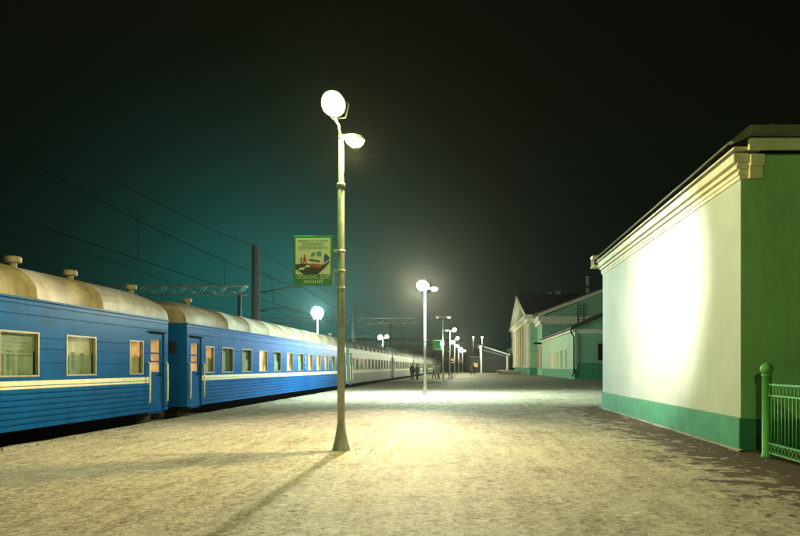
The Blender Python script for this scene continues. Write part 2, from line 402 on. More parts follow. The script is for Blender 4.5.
# ------------------------------------------------------------------ train
CL = 23.35                       # body length
ZB, ZE, ZR = 0.24, 2.75, 3.50    # bottom of side, eave, crown
WZ0, WZ1 = 1.24, 2.11            # windows
WIN = [(1.29, 1.94, 'n')] + [(2.57+1.83*k, 2.57+1.83*k+1.03, 'w') for k in range(10)] + [(CL-1.94, CL-1.29, 'n')]
DOORS = [(0.20, 1.00), (CL-1.00, CL-0.20)]
DZ1 = 2.34
def side_profile():
    pts = [(ZB, 0.0)]
    for z in (0.34,0.455,0.57,0.685,0.80,0.915):
        pts += [(z-0.016,0.0),(z-0.006,-0.020),(z+0.004,-0.020),(z+0.012,0.0),(z+0.055,0.002)]
    pts += [(1.0,0.0),(WZ0,0.0)]
    for z in (1.50,1.78,2.00): pts += [(z-0.010,0),(z-0.003,-0.010),(z+0.003,-0.010),(z+0.010,0)]
    pts += [(WZ1,0.0),(DZ1,0.0)]
    for z in (2.43,2.62): pts += [(z-0.012,0),(z-0.004,-0.014),(z+0.004,-0.014),(z+0.012,0)]
    pts += [(ZE,0.0)]
    return pts
def roof_prof(k=1.0, inset=0.0):
    """k scales the rise, from the near eave over the crown to the far eave"""
    W = 3.08; out = []
    for i in range(17):
        a = PI*i/16
        x = -W/2 + (W/2-inset+0.015)*math.copysign(abs(math.cos(a))**0.72, math.cos(a))
        z = ZE + (ZR-ZE)*k*abs(math.sin(a))**0.80
        out.append((x, z))
    return out
def car_meshes(body, roofm, doorm, key):
    me = {}
    prof = side_profile()
    b = MB()
    ys = sorted(set([0.0, CL] + [a for w_ in WIN for a in w_[:2]] + [a for d in DOORS for a in d]))
    for y0, y1 in zip(ys, ys[1:]):
        mid = (y0+y1)/2
        isw = any(w_[0] < mid < w_[1] for w_ in WIN); isd = any(d[0] < mid < d[1] for d in DOORS)
        for (z0, x0), (z1, x1) in zip(prof, prof[1:]):
            zm = (z0+z1)/2
            if isw and WZ0 < zm < WZ1: continue
            if isd and zm < DZ1: continue
            b.add([(x0,y0,z0),(x0,y1,z0),(x1,y1,z1),(x1,y0,z1)], [(0,1,2,3)])
    for a0, a1, z0, z1 in [(w_[0], w_[1], WZ0, WZ1) for w_ in WIN] + [(d[0], d[1], ZB-0.06, DZ1) for d in DOORS]:
        dp = -0.09
        b.add([(0,a0,z0),(dp,a0,z0),(dp,a0,z1),(0,a0,z1)], [(0,1,2,3)]); b.add([(0,a1,z0),(dp,a1,z0),(dp,a1,z1),(0,a1,z1)], [(0,1,2,3)])
        b.add([(0,a0,z0),(dp,a0,z0),(dp,a1,z0),(0,a1,z0)], [(0,1,2,3)]); b.add([(0,a0,z1),(dp,a0,z1),(dp,a1,z1),(0,a1,z1)], [(0,1,2,3)])
    # far side, floor, ends with the gangway opening left to its own part
    b.add([(-3.08,0,ZB),(-3.08,CL,ZB),(-3.08,CL,ZE),(-3.08,0,ZE)], [(0,1,2,3)])
    b.add([(0,0,ZB),(0,CL,ZB),(-3.08,CL,ZB),(-3.08,0,ZB)], [(0,1,2,3)])
    rp_ = roof_prof(0.80, 0.03)
    for y in (0.0, CL):
        b.add([(0,y,ZB),(0,y,ZE),(-3.08,y,ZE),(-3.08,y,ZB)], [(0,1,2,3)])
    me['body'] = b.mesh('body', body)
    r = MB(); rings = []
    def ring(y, k, inset, lift=0): return [(x, y, z+lift) for x, z in roof_prof(k, inset)]
    rings = [ring(-0.02, 0.80, 0.02), ring(0.15, 0.86, 0.0), ring(0.5, 0.95, 0), ring(0.95, 1.0, 0)]
    y = 0.95
    while y < CL-0.95:
        y2 = min(y+2.15, CL-0.95)
        if y2 < CL-1.0:
            rings += [ring(y2-0.03, 1.0, 0), ring(y2-0.02, 1.02, -0.012), ring(y2+0.02, 1.02, -0.012), ring(y2+0.03, 1.0, 0)]
        y = y2 + 0.001
    rings += [ring(CL-0.95, 1, 0), ring(CL-0.5, 0.95, 0), ring(CL-0.15, 0.86, 0), ring(CL+0.02, 0.80, 0.02)]
    r.loft(rings, closed=False, cap=False, smooth=True)
    for rg_ in (rings[0], rings[-1]): r.add(rg_, [tuple(range(len(rg_)))])
    me['roof'] = r.mesh('roof', roofm)
    gt = MB(); gt.box(-0.01, 0.035, 0.02, CL-0.02, ZE-0.035, ZE+0.004); me['gutter'] = gt.mesh('gutter', body)
    cd = MB()                                     # cable duct along the roof
    cd.tube([(-0.84, 0.9, ZE+0.70), (-0.84, CL-0.9, ZE+0.70)], 0.025, 6)
    for k in range(12): cd.box(-0.87, -0.81, 1.0+k*1.93, 1.06+k*1.93, ZE+0.60, ZE+0.70)
    me['cable_duct'] = cd.mesh('cable_duct', roofm)
    st = []
    for a, c in zip([1.02], [CL-1.02]):
        s = MB(); s.box(0.002, 0.010, a, c, 1.075, 1.165); s.box(0.002, 0.010, a, c, 1.012, 1.060)
    me['stripe'] = s.mesh('stripe', M['cream'])
    v = MB(); v.lathe((0,0,0), [(0.085,-0.06),(0.085,0.17),(0.09,0.18)], 14); v.lathe((0,0,0.14), [(0.16,0.0),(0.18,0.015),(0.18,0.125),(0.165,0.145),(0.05,0.155)], 18)
    me['vent'] = v.mesh('roof_vent', roofm)
    d = MB(); dw = 0.80
    d.box(-0.075, -0.035, 0.004, dw-0.004, ZB-0.05, 1.30)
    d.box(-0.075, -0.035, 0.004, 0.14, 1.30, DZ1-0.004); d.box(-0.075, -0.035, dw-0.14, dw-0.004, 1.30, DZ1-0.004)
    d.box(-0.075, -0.035, 0.14, dw-0.14, 2.16, DZ1-0.004)
    for z in (1.58, 1.80): d.box(-0.066, -0.030, 0.14, dw-0.14, z-0.02, z+0.02)
    d.box(-0.035, -0.026, 0.10, dw-0.10, 0.40, 1.16)
    me['door'] = d.mesh('door', doorm)
    dg = MB(); dg.add([(-0.058,0.14,1.30),(-0.058,dw-0.14,1.30),(-0.058,dw-0.14,2.16),(-0.058,0.14,2.16)], [(0,1,2,3)]); me['door_pane'] = dg.mesh('pane', M['glass'])
    dc = MB(); dc.box(-0.13, -0.12, 0.06, dw-0.06, 1.24, 2.22); me['door_glow'] = dc.mesh('lit_vestibule', M['cur_orange'])
    hd = MB(); hd.lathe((-0.028, 0.62, 1.22), [(0.05,-0.008),(0.05,0.008)], 12, 'X'); hd.box(-0.03, 0.0, 0.52, 0.64, 1.21, 1.235)
    me['handle'] = hd.mesh('handle', M['dark'])
    hr = MB(); hr.tube([(0.0,0,0.46),(0.055,0,0.50),(0.06,0,0.9),(0.055,0,1.52),(0.0,0,1.56)], 0.021, 8); me['handrail'] = hr.mesh('handrail', M['cream'])
    rg = MB(); rg.box(-0.01, 0.05, -0.03, dw+0.03, DZ1+0.012, DZ1+0.045); me['rain_guard'] = rg.mesh('rain_guard', M['dark'])
    for kind, wd in (('n', 0.65), ('w', 1.03)):
        f = MB(); h0, h1 = WZ0, WZ1; q = 0.035
        f.box(-0.06, 0.008, 0.002, q, h0+0.002, h1-0.002); f.box(-0.06, 0.008, wd-q, wd-0.002, h0+0.002, h1-0.002)
        f.box(-0.06, 0.008, q, wd-q, h0+0.002, h0+q); f.box(-0.06, 0.008, q, wd-q, h1-q, h1-0.002)
        me['frame'+kind] = f.mesh('window', M['frame'])
        p = MB(); p.add([(-0.046,q,h0+q),(-0.046,wd-q,h0+q),(-0.046,wd-q,h1-q),(-0.046,q,h1-q)], [(0,1,2,3)]); me['pane'+kind] = p.mesh('pane', M['glass'])
        for cm in ('cur_dim','cur_warm','cur_orange','cur_green'):
            c = MB(); n = 28; lo = []; hi = []
            for i in range(n+1):
                yy = -0.03 + (wd+0.33)*i/n; xx = -0.16 + 0.016*math.sin(i*1.55) + 0.008*math.sin(i*0.7)
                lo.append((xx, yy, h0-0.03)); hi.append((xx, yy, h1+0.03))
            c.loft([lo, hi], cap=False, closed=False); me['curtain'+kind+cm] = c.mesh('curtain', M[cm])
            lw = MB(); lo = []; hi = []
            for i in range(n+1):
                yy = -0.03 + (wd+0.30)*(i/n); xx = -0.12 + 0.018*math.sin(i*2.1)
                lo.append((xx, yy, h0-0.03)); hi.append((xx, yy, h0+0.47+0.04*math.sin(i*0.9)))
            lw.loft([lo, hi], cap=False, closed=False)
            me['short'+kind+cm] = lw.mesh('short_curtain', M['cur_dim'] if cm in ('cur_dim','cur_green') else M['cream'])
    bl = MB()
    for k in range(6): bl.box(-0.115, -0.095, 0.04, 0.99, WZ1-0.10-0.07*k, WZ1-0.05-0.07*k)
    me['blind'] = bl.mesh('roller_blind', M['cur_dim'])
    u = MB(); u.box(-2.75, -0.42, 0.3, CL-0.3, -0.10, ZB-0.004)
    for y in (7.0, 10.0, 13.0): u.bbox(-1.3, -0.45, y, y+1.9, -0.55, -0.105, 0.04)
    me['underframe'] = u.mesh('underframe', M['dark'])
    bo = MB(); bo.bbox(-2.6, -0.45, -1.5, 1.5, -0.70, -0.42, 0.05)
    for y in (-1.2, 1.2):
        for x in (-0.62, -2.40): bo.lathe((x, y, -0.60), [(0.45,-0.06),(0.47,-0.04),(0.47,0.03),(0.44,0.06)], 20, 'X')
        bo.tube([(-2.5,y,-0.60),(-0.5,y,-0.60)], 0.08)
    bo.bbox(-2.1, -1.0, -0.5, 0.5, -0.43, -0.103, 0.05)
    me['bogie'] = bo.mesh('bogie', M['dark'])
    gw = MB()
    for k in range(6): gw.bbox(-2.15, -0.93, 0.02+k*0.09, 0.085+k*0.09, 0.20, 2.42, 0.02)
    me['gangway'] = gw.mesh('gangway', M['rubber'])
    bf = MB()
    bu = MB(); bu.lathe((0, 0, 0.05), [(0.07,0.0),(0.07,0.36),(0.22,0.37),(0.22,0.41)], 14, 'Y'); me['buffer'] = bu.mesh('buffer', M['rust'])
    bf.bbox(-1.68, -1.40, 0.0, 0.56, -0.18, 0.06, 0.03)
    me['coupling'] = bf.mesh('coupling', M['rust'])
    sb = MB(); sb.bbox(-0.42, 0.0, 0.02, 0.78, -0.06, -0.02, 0.008); sb.box(-0.40, -0.36, 0.05, 0.75, -0.02, ZB-0.06)
    me['step'] = sb.mesh('door_step', M['rust'])
    el = MB(); el.bbox(0.0-0.55, 0.0-0.31, -0.07, -0.002, 1.86, 2.18, 0.012); me['end_lamp'] = el.mesh('end_lamp', M['rubber'])
    pl = MB(); pl.box(0.002, 0.014, 0, 0.11, 0, 0.15)
    me['plate'] = pl.mesh('number_plate', M['white'])
    return me
MESH_BLUE = car_meshes(M['blue'], M['roof'], M['blue'], 'b')
MESH_PALE = car_meshes(M['pale'], M['roofdark'], M['teal'], 'p')
def train_car(y0, me, lits, label, vents, near_blind=False):
    t = thing('train_car', (XT, y0, 0), label, 'train car', 'coaches of the train at the platform')
    for k in ('body','roof','gutter','cable_duct','stripe','underframe'): link(k, me[k], t)
    for y in vents: link('roof_vent', me['vent'], t, (-0.74, y, ZE+0.66)).scale = (0.82, 0.82, 0.85)
    for i, d in enumerate(DOORS):
        o = link('door', me['door'], t, (0, d[0], 0))
        link('pane', me['door_pane'], o); link('lit_vestibule', me['door_glow'], o); link('handle', me['handle'], o)
        link('rain_guard', me['rain_guard'], t, (0, d[0], 0)); link('door_step', me['step'], t, (0, d[0], 0))
        link('handrail', me['handrail'], t, (0, d[0]-0.07, 0)); link('handrail', me['handrail'], t, (0, d[1]+0.07, 0))
    for i, (a, c, kind) in enumerate(WIN):
        cm = lits[i]
        o = link('window', me['frame'+kind], t, (0, a, 0))
        link('pane', me['pane'+kind], o)
        link('curtain', me['curtain'+kind+cm], o)
        if i in (2, 4, 6, 9, 10) or kind == 'n': link('short_curtain', me['short'+kind+cm], o)
        if near_blind and i in (8, 9): link('roller_blind', me['blind'], o)
    link('bogie', me['bogie'], t, (0, 3.2, 0)); link('bogie', me['bogie'], t, (0, CL-3.2, 0))
    link('gangway', me['gangway'], t, (0, CL, 0)); g2 = link('gangway', me['gangway'], t, (0, -0.57, 0))
    link('coupling', me['coupling'], t, (0, CL, 0)); c2 = link('coupling', me['coupling'], t, (-3.08, 0, 0)); c2.rotation_euler.z = PI
    for x in (-0.70, -2.38):
        link('buffer', me['buffer'], t, (x, CL, 0)); c2 = link('buffer', me['buffer'], t, (x, 0, 0)); c2.rotation_euler.z = PI
    link('end_lamp', me['end_lamp'], t)
    for z in (1.34, 1.60, 1.84): link('number_plate', me['plate'], t, (0, WIN[6][1]+0.36, z))
    return t
D_, W_, O_, G_ = 'cur_dim', 'cur_warm', 'cur_orange', 'cur_green'
Y2 = 18.23
PITCH = 24.49
train_car(Y2-PITCH, MESH_BLUE, [O_,D_,W_,D_,D_,W_,D_,D_,W_,G_,G_,O_], 'blue coach with large greenish curtained windows, a vent near its orange end window', [CL-7.0, CL-4.81, CL-3.06, CL-0.55], True)
train_car(Y2, MESH_BLUE, [O_,D_,D_,W_,D_,W_,G_,W_,W_,W_,D_,O_], 'blue coach with warm lit and dark windows alternating, coupled behind the first blue coach', [1.6, CL-1.6])
lab = ['pale grey coach with teal door, directly behind the second blue coach',
       'second pale grey coach of the train, people standing beside its doors',
       'third pale grey coach of the train, beyond the people by the doors',
       'fourth pale grey coach of the train, alongside the red signal',
       'fifth pale grey coach of the train, before the footbridge',
       'sixth and last pale grey coach of the train, under the footbridge']
for k in range(6):
    lt = [random.choice([D_,D_,D_,W_,G_,O_]) for _ in range(12)]; lt[0] = O_
    train_car(Y2+PITCH*(k+1), MESH_PALE, lt, lab[k], [1.2+1.75*j for j in range(13)])

# ------------------------------------------------------------------ lamp posts
def head_flood(parent, loc, yaw, pitch, lit_mat, k=1.0):
    """round floodlight: ribbed housing, rim and lit glass, facing local -Y before turning"""
    h = bpy.data.objects.new('lamp_head', None)
    b = MB()
    b.lathe((0,0,0), [(0.05,0.27),(0.09,0.25),(0.11,0.16),(0.17,0.10),(0.205,0.02),(0.215,0.0),(0.215,-0.03),(0.20,-0.03)], 22, 'Y')
    o = b.build('lamp_head', M['galv'], parent); o.location = loc; o.rotation_euler = (pitch, 0, yaw); o.scale = (k,k,k)
    g = MB(); g.lathe((0,-0.035,0), [(0.198,0.0),(0.18,-0.06),(0.13,-0.10),(0.06,-0.125),(0.01,-0.13)], 22, 'Y')
    g.build('lamp_glass', lit_mat, o)
    br = MB(); br.tube([(0.20,0.05,0),(0.235,0.07,-0.04),(0.12,0.09,-0.25),(-0.12,0.09,-0.25),(-0.235,0.07,-0.04),(-0.20,0.05,0)], 0.014, 6)
    br.build('bracket', M['galv'], o)
    return o
def head_egg(parent, loc, yaw, lit_mat, tilt=0.0):
    """street-light head: long hood above, lit bowl below, reaching along local +X"""
    b = MB(); rings = []
    for x, ry, rz in [(-0.10,0.035,0.035),(0.0,0.05,0.05),(0.05,0.10,0.07),(0.15,0.135,0.09),(0.27,0.12,0.08),(0.34,0.06,0.05),(0.36,0.02,0.02)]:
        rings.append([(x, ry*math.cos(2*PI*j/16), max(-0.005, rz*math.sin(2*PI*j/16))) for j in range(16)])
    b.loft(rings); o = b.build('lamp_head', M['galv'], parent); o.location = loc; o.rotation_euler = (0, tilt, yaw)
    g = MB(); rings = []
    for x, ry, rz in [(0.035,0.05,0.03),(0.07,0.10,0.085),(0.16,0.13,0.125),(0.27,0.11,0.105),(0.325,0.06,0.05),(0.335,0.02,0.02)]:
        rings.append([(x, ry*math.cos(2*PI*j/16), -0.012+min(0.0, -rz*math.sin(PI*(j%16)/8)) if False else -0.012-max(0.0, rz*math.sin(2*PI*j/16))) for j in range(16)])
    g.loft(rings); g.build('lamp_glass', lit_mat, o)
    return o
def lamp_post(name, x, y, label, group, heads, H=5.35, base=0.0, r=0.062):
    t = thing(name, (x, y, base), label, 'lamp post', group)
    p = MB(); p.lathe((0,0,0), [(r*1.05,0.05),(r*1.05,2.75),(r*0.98,2.78),(r*0.92,4.55),(r*0.72,4.58),(r*0.68,H)], 14); p.build('pole', M['galv'], t)
    f = MB(); f.lathe((0,0,0), [(0.155,0.0),(0.15,0.03),(0.115,0.16),(0.085,0.32),(r*1.12,0.44)], 8, smooth=False)
    f.build('base_skirt', M['galv'], t)
    for z in (2.78, 4.56):
        c = MB(); c.lathe((0,0,z), [(r*1.18,-0.03),(r*1.18,0.03)], 14); c.build('collar', M['galv'], t)
    for hd in heads:
        if hd[0] == 'flood':
            lx, ly, lz, yaw, pitch, col, glow, watts = hd[1:9]; hk = hd[9] if len(hd) > 9 else 1.0  # hk enlarges a head so its disc stands in for the glare
            head_flood(t, (lx,ly,lz), yaw, pitch, bowl_mat(col, glow) if glow else M['white'], hk)
            a = MB(); a.tube([(0,0,H-0.05),(lx*0.3,ly*0.2,H+(lz-H)*0.4),(lx*0.9,ly*0.8,lz-0.24)], 0.022); a.build('arm', M['galv'], t)
            d = Vector((math.sin(yaw)*math.cos(pitch), -math.cos(yaw)*math.cos(pitch), -math.sin(pitch)))
            if watts: lamp_light('lamp_light', t, Vector((lx,ly,lz))+d*0.30*hk, col, watts, 0.12*hk)
        else:
            _, lx, ly, lz, yaw, col, glow, watts = hd
            head_egg(t, (lx,ly,lz), yaw, bowl_mat(col, glow) if glow else M['white'])
            a = MB(); a.tube([(0,0,lz-0.05),(lx*0.5,ly*0.5,lz),(lx,ly,lz)], 0.024); a.build('arm', M['galv'], t)
            if watts: lamp_light('lamp_light', t, (lx+0.18*math.cos(yaw), ly+0.18*math.sin(yaw), lz-0.22), col, watts, 0.03)
    return t
XL = -2.22
GP = 'lamp posts along the platform'
P0_GREEN, P0_WARM = 2600, 150
P1_GREEN, P1_WARM, P1_SPOT = 320, 1450, 9000
l1 = lamp_post('lamp_post', XL, 10.5, 'grey lamp post with flared foot that holds the green warning sign', GP,
     [('flood', -0.10, -0.10, 5.92, math.radians(-12), math.radians(32), C_GREEN, 30, P1_GREEN), ('egg', 0.05, 0.05, 5.40, math.radians(30), C_WARM, 30, P1_WARM)])
sp_d = bpy.data.lights.new('extra_beam', 'SPOT'); sp_d.energy = P1_SPOT; sp_d.color = (1.0,0.95,0.78); sp_d.spot_size = math.radians(49); sp_d.spot_blend = 1.0; sp_d.shadow_soft_size = 0.08
sp_o = bpy.data.objects.new('extra_beam', sp_d); COL.objects.link(sp_o); sp_o.parent = l1; sp_o.location = (0.36, 0.06, 5.22)
sp_o.rotation_euler = (Vector((4.65, 14.9, 3.15)) - Vector((XL+0.36, 10.56, 5.22))).to_track_quat('-Z', 'Y').to_euler()
l2 = lamp_post('lamp_post', -2.30, 31.2, 'lamp post with two bright heads standing in the white patch of snow', GP,
     [('flood', -0.12, -0.05, 5.62, math.radians(0), math.radians(45), C_TEAL, 40, 6500, 1.45), ('egg', 0.30, 0, 5.45, 0, C_YEL, 40, 2600)])
sp2 = bpy.data.lights.new('extra_beam', 'SPOT'); sp2.energy = 38000; sp2.color = (1.0,0.80,0.48); sp2.spot_size = math.radians(42); sp2.spot_blend = 1.0; sp2.shadow_soft_size = 0.42  # spot added to this lamp to throw the first pole's shadow forward
so2 = bpy.data.objects.new('extra_beam', sp2); COL.objects.link(so2); so2.parent = l2; so2.location = (-0.12, -0.55, 5.45)
so2.rotation_euler = (Vector((-3.4, 0.5, 0.0)) - Vector((-2.42, 30.65, 5.45))).to_track_quat('-Z', 'Y').to_euler()
lamp_post('lamp_post', -2.25, 51.0, 'unlit lamp post with two arms, beside the lit green display box', GP,
     [('egg', -0.30, 0, 5.62, PI, C_GREEN, 0, 0), ('egg', 0.30, 0, 5.62, 0, C_GREEN, 1.5, 0)])
lamp_post('lamp_post', -2.25, 68.5, 'lamp post with one lit and one dark head, beyond the unlit lamp post', GP,
     [('egg', -0.25, 0, 5.55, PI, C_GREEN, 0, 0), ('flood', 0.50, 0, 5.62, 0, math.radians(30), C_WHITE, 25, 1500)])
lamp_post('lamp_post', -2.2, 88, 'lamp post just beyond the red signal, its lamps merging into one glare', GP,
     [('flood', -0.35, -0.05, 5.0, 0, math.radians(20), C_YEL, 40, 2200), ('flood', 0.4, -0.05, 5.6, 0, math.radians(20), C_WHITE, 40, 2000)])
lamp_post('lamp_post', -2.0, 108, 'farther lamp post of the platform row, behind the glare by the red signal', GP,
     [('flood', -0.3, -0.05, 5.2, 0, math.radians(15), C_WHITE, 50, 3800), ('flood', 0.5, -0.05, 4.2, 0, math.radians(15), C_YEL, 40, 600)])
lamp_post('lamp_post', -1.6, 132, 'last lamp post of the platform row, before the footbridge', GP,
     [('flood', -0.3, -0.05, 5.4, 0, math.radians(15), C_YEL, 40, 2600), ('flood', 0.4, -0.05, 4.9, 0, math.radians(15), C_WHITE, 40, 600)])
lamp_post('lamp_post', XL, -10.2, 'grey lamp post without a sign, preceding the one with the warning sign', GP,
     [('flood', -0.10, -0.10, 5.92, math.radians(168), math.radians(32), C_GREEN, 30, P0_GREEN), ('egg', 0.05, 0, 5.40, 0, C_WARM, 30, P0_WARM)])
# lamps in front of the dark shed
GS = 'lamps in front of the dark shed'
lamp_post('lamp_post', 2.4, 143, 'lamp post in front of the dark shed with sloping roof', GS,
     [('flood', 0.0, -0.1, 6.1, 0, math.radians(25), C_WHITE, 60, 3200)], H=5.7)
lamp_post('lamp_post', 3.4, 172, 'tall lamp post behind the dark shed, small white lamp above its roof', GS,
     [('flood', 0.0, -0.1, 9.8, 0, math.radians(25), C_WHITE, 40, 700)], H=9.4, r=0.08)
lamp_post('lamp_post', 0.9, 170, 'tall lamp post with small greenish lamp beside the pale kiosk', GS,
     [('flood', 0.0, -0.1, 9.7, 0, math.radians(25), C_GREEN, 40, 500)], H=9.3, r=0.08)
# lamps of the opposite platform, seen over the train roof
GO = 'lamp posts of the opposite platform'
l3 = lamp_post('lamp_post', -15.6, 62.5, 'lamp post behind the train with a very bright blue-white floodlight', GO,
     [('flood', 0.0, -0.15, 7.0, math.radians(12), math.radians(12), C_TEAL, 60, 12000, 2.9)], H=6.2, r=0.075)
sp3 = bpy.data.lights.new('extra_beam', 'SPOT'); sp3.energy = 40000; sp3.color = (0.45,1.0,0.92); sp3.spot_size = math.radians(42); sp3.spot_blend = 1.0; sp3.shadow_soft_size = 0.3  # spot added and tilted up to raise a teal halo in the haze
so3 = bpy.data.objects.new('extra_beam', sp3); COL.objects.link(so3); so3.parent = l3; so3.location = (0.20, -1.0, 6.85)
so3.rotation_euler = Vector((0.22, -0.95, 0.15)).to_track_quat('-Z', 'Y').to_euler()
lamp_post('lamp_post', -16.0, 112, 'lamp post with two floodlights rising over the pale coaches', GO,
     [('flood', -0.45, -0.15, 6.9, math.radians(10), math.radians(12), C_WHITE, 50, 3500, 2.0), ('flood', 0.75, -0.1, 7.0, math.radians(20), math.radians(12), C_YEL, 40, 900, 1.5)], H=6.6, r=0.075)

# ------------------------------------------------------------------ warning sign on the first post
def text_mesh(body, size, width=None):
    cu = bpy.data.curves.new('txt', 'FONT'); cu.body = body; cu.size = size; cu.align_x = 'CENTER'; cu.align_y = 'CENTER'
    cu.extrude = 0.0015; cu.resolution_u = 3
    o = bpy.data.objects.new('txt', cu); COL.objects.link(o)
    bpy.context.view_layer.update()
    me = bpy.data.meshes.new_from_object(o.evaluated_get(bpy.context.evaluated_depsgraph_get()))
    bpy.data.objects.remove(o); bpy.data.curves.remove(cu)
    if width:
        xs = [v.co.x for v in me.vertices]; k = width/max(1e-6, max(xs)-min(xs)); c = (max(xs)+min(xs))/2
        for v in me.vertices: v.co.x = (v.co.x-c)*k
    return me
sg = thing('warning_sign', (-2.675, 10.42, 3.245), 'green bordered warning sign with locomotive picture on the lamp post', 'sign')
SW, SH = 0.335, 0.425
b = MB(); b.bbox(-SW, SW, -0.012, 0.012, -SH, SH, 0.004); b.build('board', M['sign_g'], sg)
def flat(name, poly, m, lvl, parent=sg):
    q = MB(); y1 = -0.0125-0.003*(lvl-1); q.prism(poly, 'Y', y1-0.0029, y1); return q.build(name, m, parent)
pic = flat('picture_panel', [(-0.30,-0.235),(0.295,-0.235),(0.295,0.385),(-0.30,0.385)], M['sign_c'], 1)
flat('track', [(-0.30,-0.14),(-0.16,-0.235),(0.08,-0.235),(0.20,-0.12),(0.29,-0.02),(0.20,0.02),(-0.06,-0.06),(-0.30,-0.09)], M['sign_k'], 2)
flat('platform_strip', [(-0.30,-0.065),(0.0,-0.045),(0.0,-0.055),(-0.30,-0.085)], M['sign_k'], 2)
for px, pz in ((-0.25,-0.16),(-0.14,-0.115),(-0.07,-0.10)):
    flat('kerb_stone', [(px,pz),(px+0.09,pz),(px+0.12,pz+0.045),(px+0.02,pz+0.04)], M['sign_w'], 3)
loco = flat('locomotive', [(-0.07,-0.06),(0.12,-0.09),(0.20,-0.06),(0.285,0.0),(0.285,0.075),(0.215,0.155),(0.13,0.185),(0.03,0.18),(-0.045,0.135),(-0.07,0.06)], M['sign_w'], 3)
flat('windscreen', [(-0.045,0.065),(0.025,0.075),(0.035,0.15),(-0.025,0.13)], M['sign_t'], 4)
flat('windscreen', [(0.055,0.078),(0.145,0.078),(0.140,0.158),(0.06,0.155)], M['sign_t'], 4)
flat('locomotive_side', [(0.185,-0.04),(0.28,0.02),(0.28,0.055),(0.205,0.13),(0.185,0.06)], M['sign_b'], 4)
flat('front_band', [(-0.065,-0.005),(0.12,-0.03),(0.12,0.0),(-0.067,0.03)], M['sign_b'], 4)
flat('buffer_beam', [(-0.04,-0.105),(0.13,-0.13),(0.16,-0.07),(-0.05,-0.055)], M['sign_r'], 4)
for cx, s in ((-0.145, 1.0), (-0.205, 0.62)):
    flat('child_figure', [(cx-0.035*s,-0.05),(cx-0.015*s,0.02*s-0.02),(cx-0.030*s,0.01),(cx-0.010*s,0.065*s),(cx-0.018*s,0.085*s),(cx,0.105*s),(cx+0.016*s,0.085*s),(cx+0.012*s,0.06*s),(cx+0.035*s,0.0),(cx+0.020*s,-0.005),(cx+0.045*s,-0.055),(cx+0.025*s,-0.055),(cx+0.004*s,-0.01),(cx-0.018*s,-0.055)], M['sign_r'], 3)
for body, z, size, width, m in (('НАХОДЯСЬ НА ПЛАТФОРМЕ', 0.335, 0.052, 0.52, 'sign_g'), ('НЕ ОСТАВЛЯЙТЕ', 0.275, 0.052, 0.36, 'sign_g'), ('ДЕТЕЙ БЕЗ ПРИСМОТРА', 0.215, 0.052, 0.50, 'sign_g'),
                             ('ОПАСНО ДЛЯ', -0.285, 0.088, 0.56, 'sign_w'), ('ЖИЗНИ!', -0.365, 0.082, 0.34, 'sign_w')):
    me = text_mesh(body, size, width); me.materials.clear(); me.materials.append(M[m])
    o = link('lettering', me, sg, (0, -0.0175 if m == 'sign_g' else -0.0145, z)); o.rotation_euler = (PI/2, 0, 0)
for z in (0.17, -0.17):
    c = MB(); c.bbox(SW-0.02, 0.40, 0.012, 0.03, z-0.02, z+0.02, 0.004); c.lathe((0.455, 0.08, z), [(0.078,-0.025),(0.078,0.025)], 14); c.build('clamp', M['galv'], sg)

# ------------------------------------------------------------------ near station building
XW, YW0, YW1 = 4.66, 10.5, 21.4
nb = thing('station_outbuilding', (XW, YW0, 0), 'pale mint building with green plinth and cream cornice, floodlit side wall', 'building')
def P(name, m, fn, parent=nb, org=(XW, YW0, 0)):
    q = MB(); fn(q); q.v = [(a-org[0], b_-org[1], c-org[2]) for a, b_, c in q.v]; return q.build(name, m, parent)
XR = 15.0
side = P('side_wall', M['mint_pale'], lambda q: q.box(XW, XW+0.4, YW0+0.004, YW1, 0.55, 5.0))
side['label'] = 'pale side wall with white floodlit patch'
end = P('end_wall', M['mint'], lambda q: q.box(XW+0.002, XR, YW0, YW0+0.4, 0.55, 5.1)); end['label'] = 'darker green end wall'
P('back_wall', M['mint'], lambda q: q.box(XW+0.4, XR, YW1-0.4, YW1-0.002, 0.0, 5.0))
P('plinth', M['plinth'], lambda q: (q.bbox(XW-0.05, XW+0.42, YW0-0.05, YW1+0.03, 0.0, 0.555, 0.012), q.bbox(XW+0.43, XR, YW0-0.048, YW0+0.38, 0.0, 0.553, 0.012)))
# moulded cornice along the side, returning a little round the corner
steps = [(4.66,4.73,0.035),(4.73,4.80,0.06),(4.80,4.83,0.03),(4.83,4.90,0.10),(4.90,4.93,0.07),(4.93,5.08,0.16)]
for z0, z1, d in steps:
    P('cornice', M['trim'], lambda q: q.bbox(XW-d, XW+0.10, YW0-d*0.55-0.01, YW1+d*0.6, z0, z1-0.002, 0.006))
P('cornice_return', M['trim'], lambda q: (q.bbox(XW+0.11, XW+0.34, YW0-0.10, YW0+0.02, 4.66, 4.86, 0.01), q.bbox(XW+0.11, XW+0.36, YW0-0.13, YW0+0.02, 4.862, 5.06, 0.01)))
def eave(q):   # bent roof sheet over the side eave, long thin strip with a slight sag
    rings = []
    for k in range(23):
        y = YW0-0.30 + (YW1+0.25-YW0+0.30)*k/22; s = 0.003*math.sin(k*1.3)
        rings.append([(XW-0.34,y,5.17+s),(XW-0.33,y,5.195+s),(XW-0.05,y,5.40),(XW+0.4,y,5.50),(XW+0.4,y,5.47),(XW-0.05,y,5.375),(XW-0.31,y,5.17+s)])
    q.loft(rings, smooth=False)
P('eave_sheet', M['sheet'], eave)
P('soffit', M['trim'], lambda q: q.box(XW-0.20, XW+0.3, YW0-0.20, YW1+0.2, 5.12, 5.15))
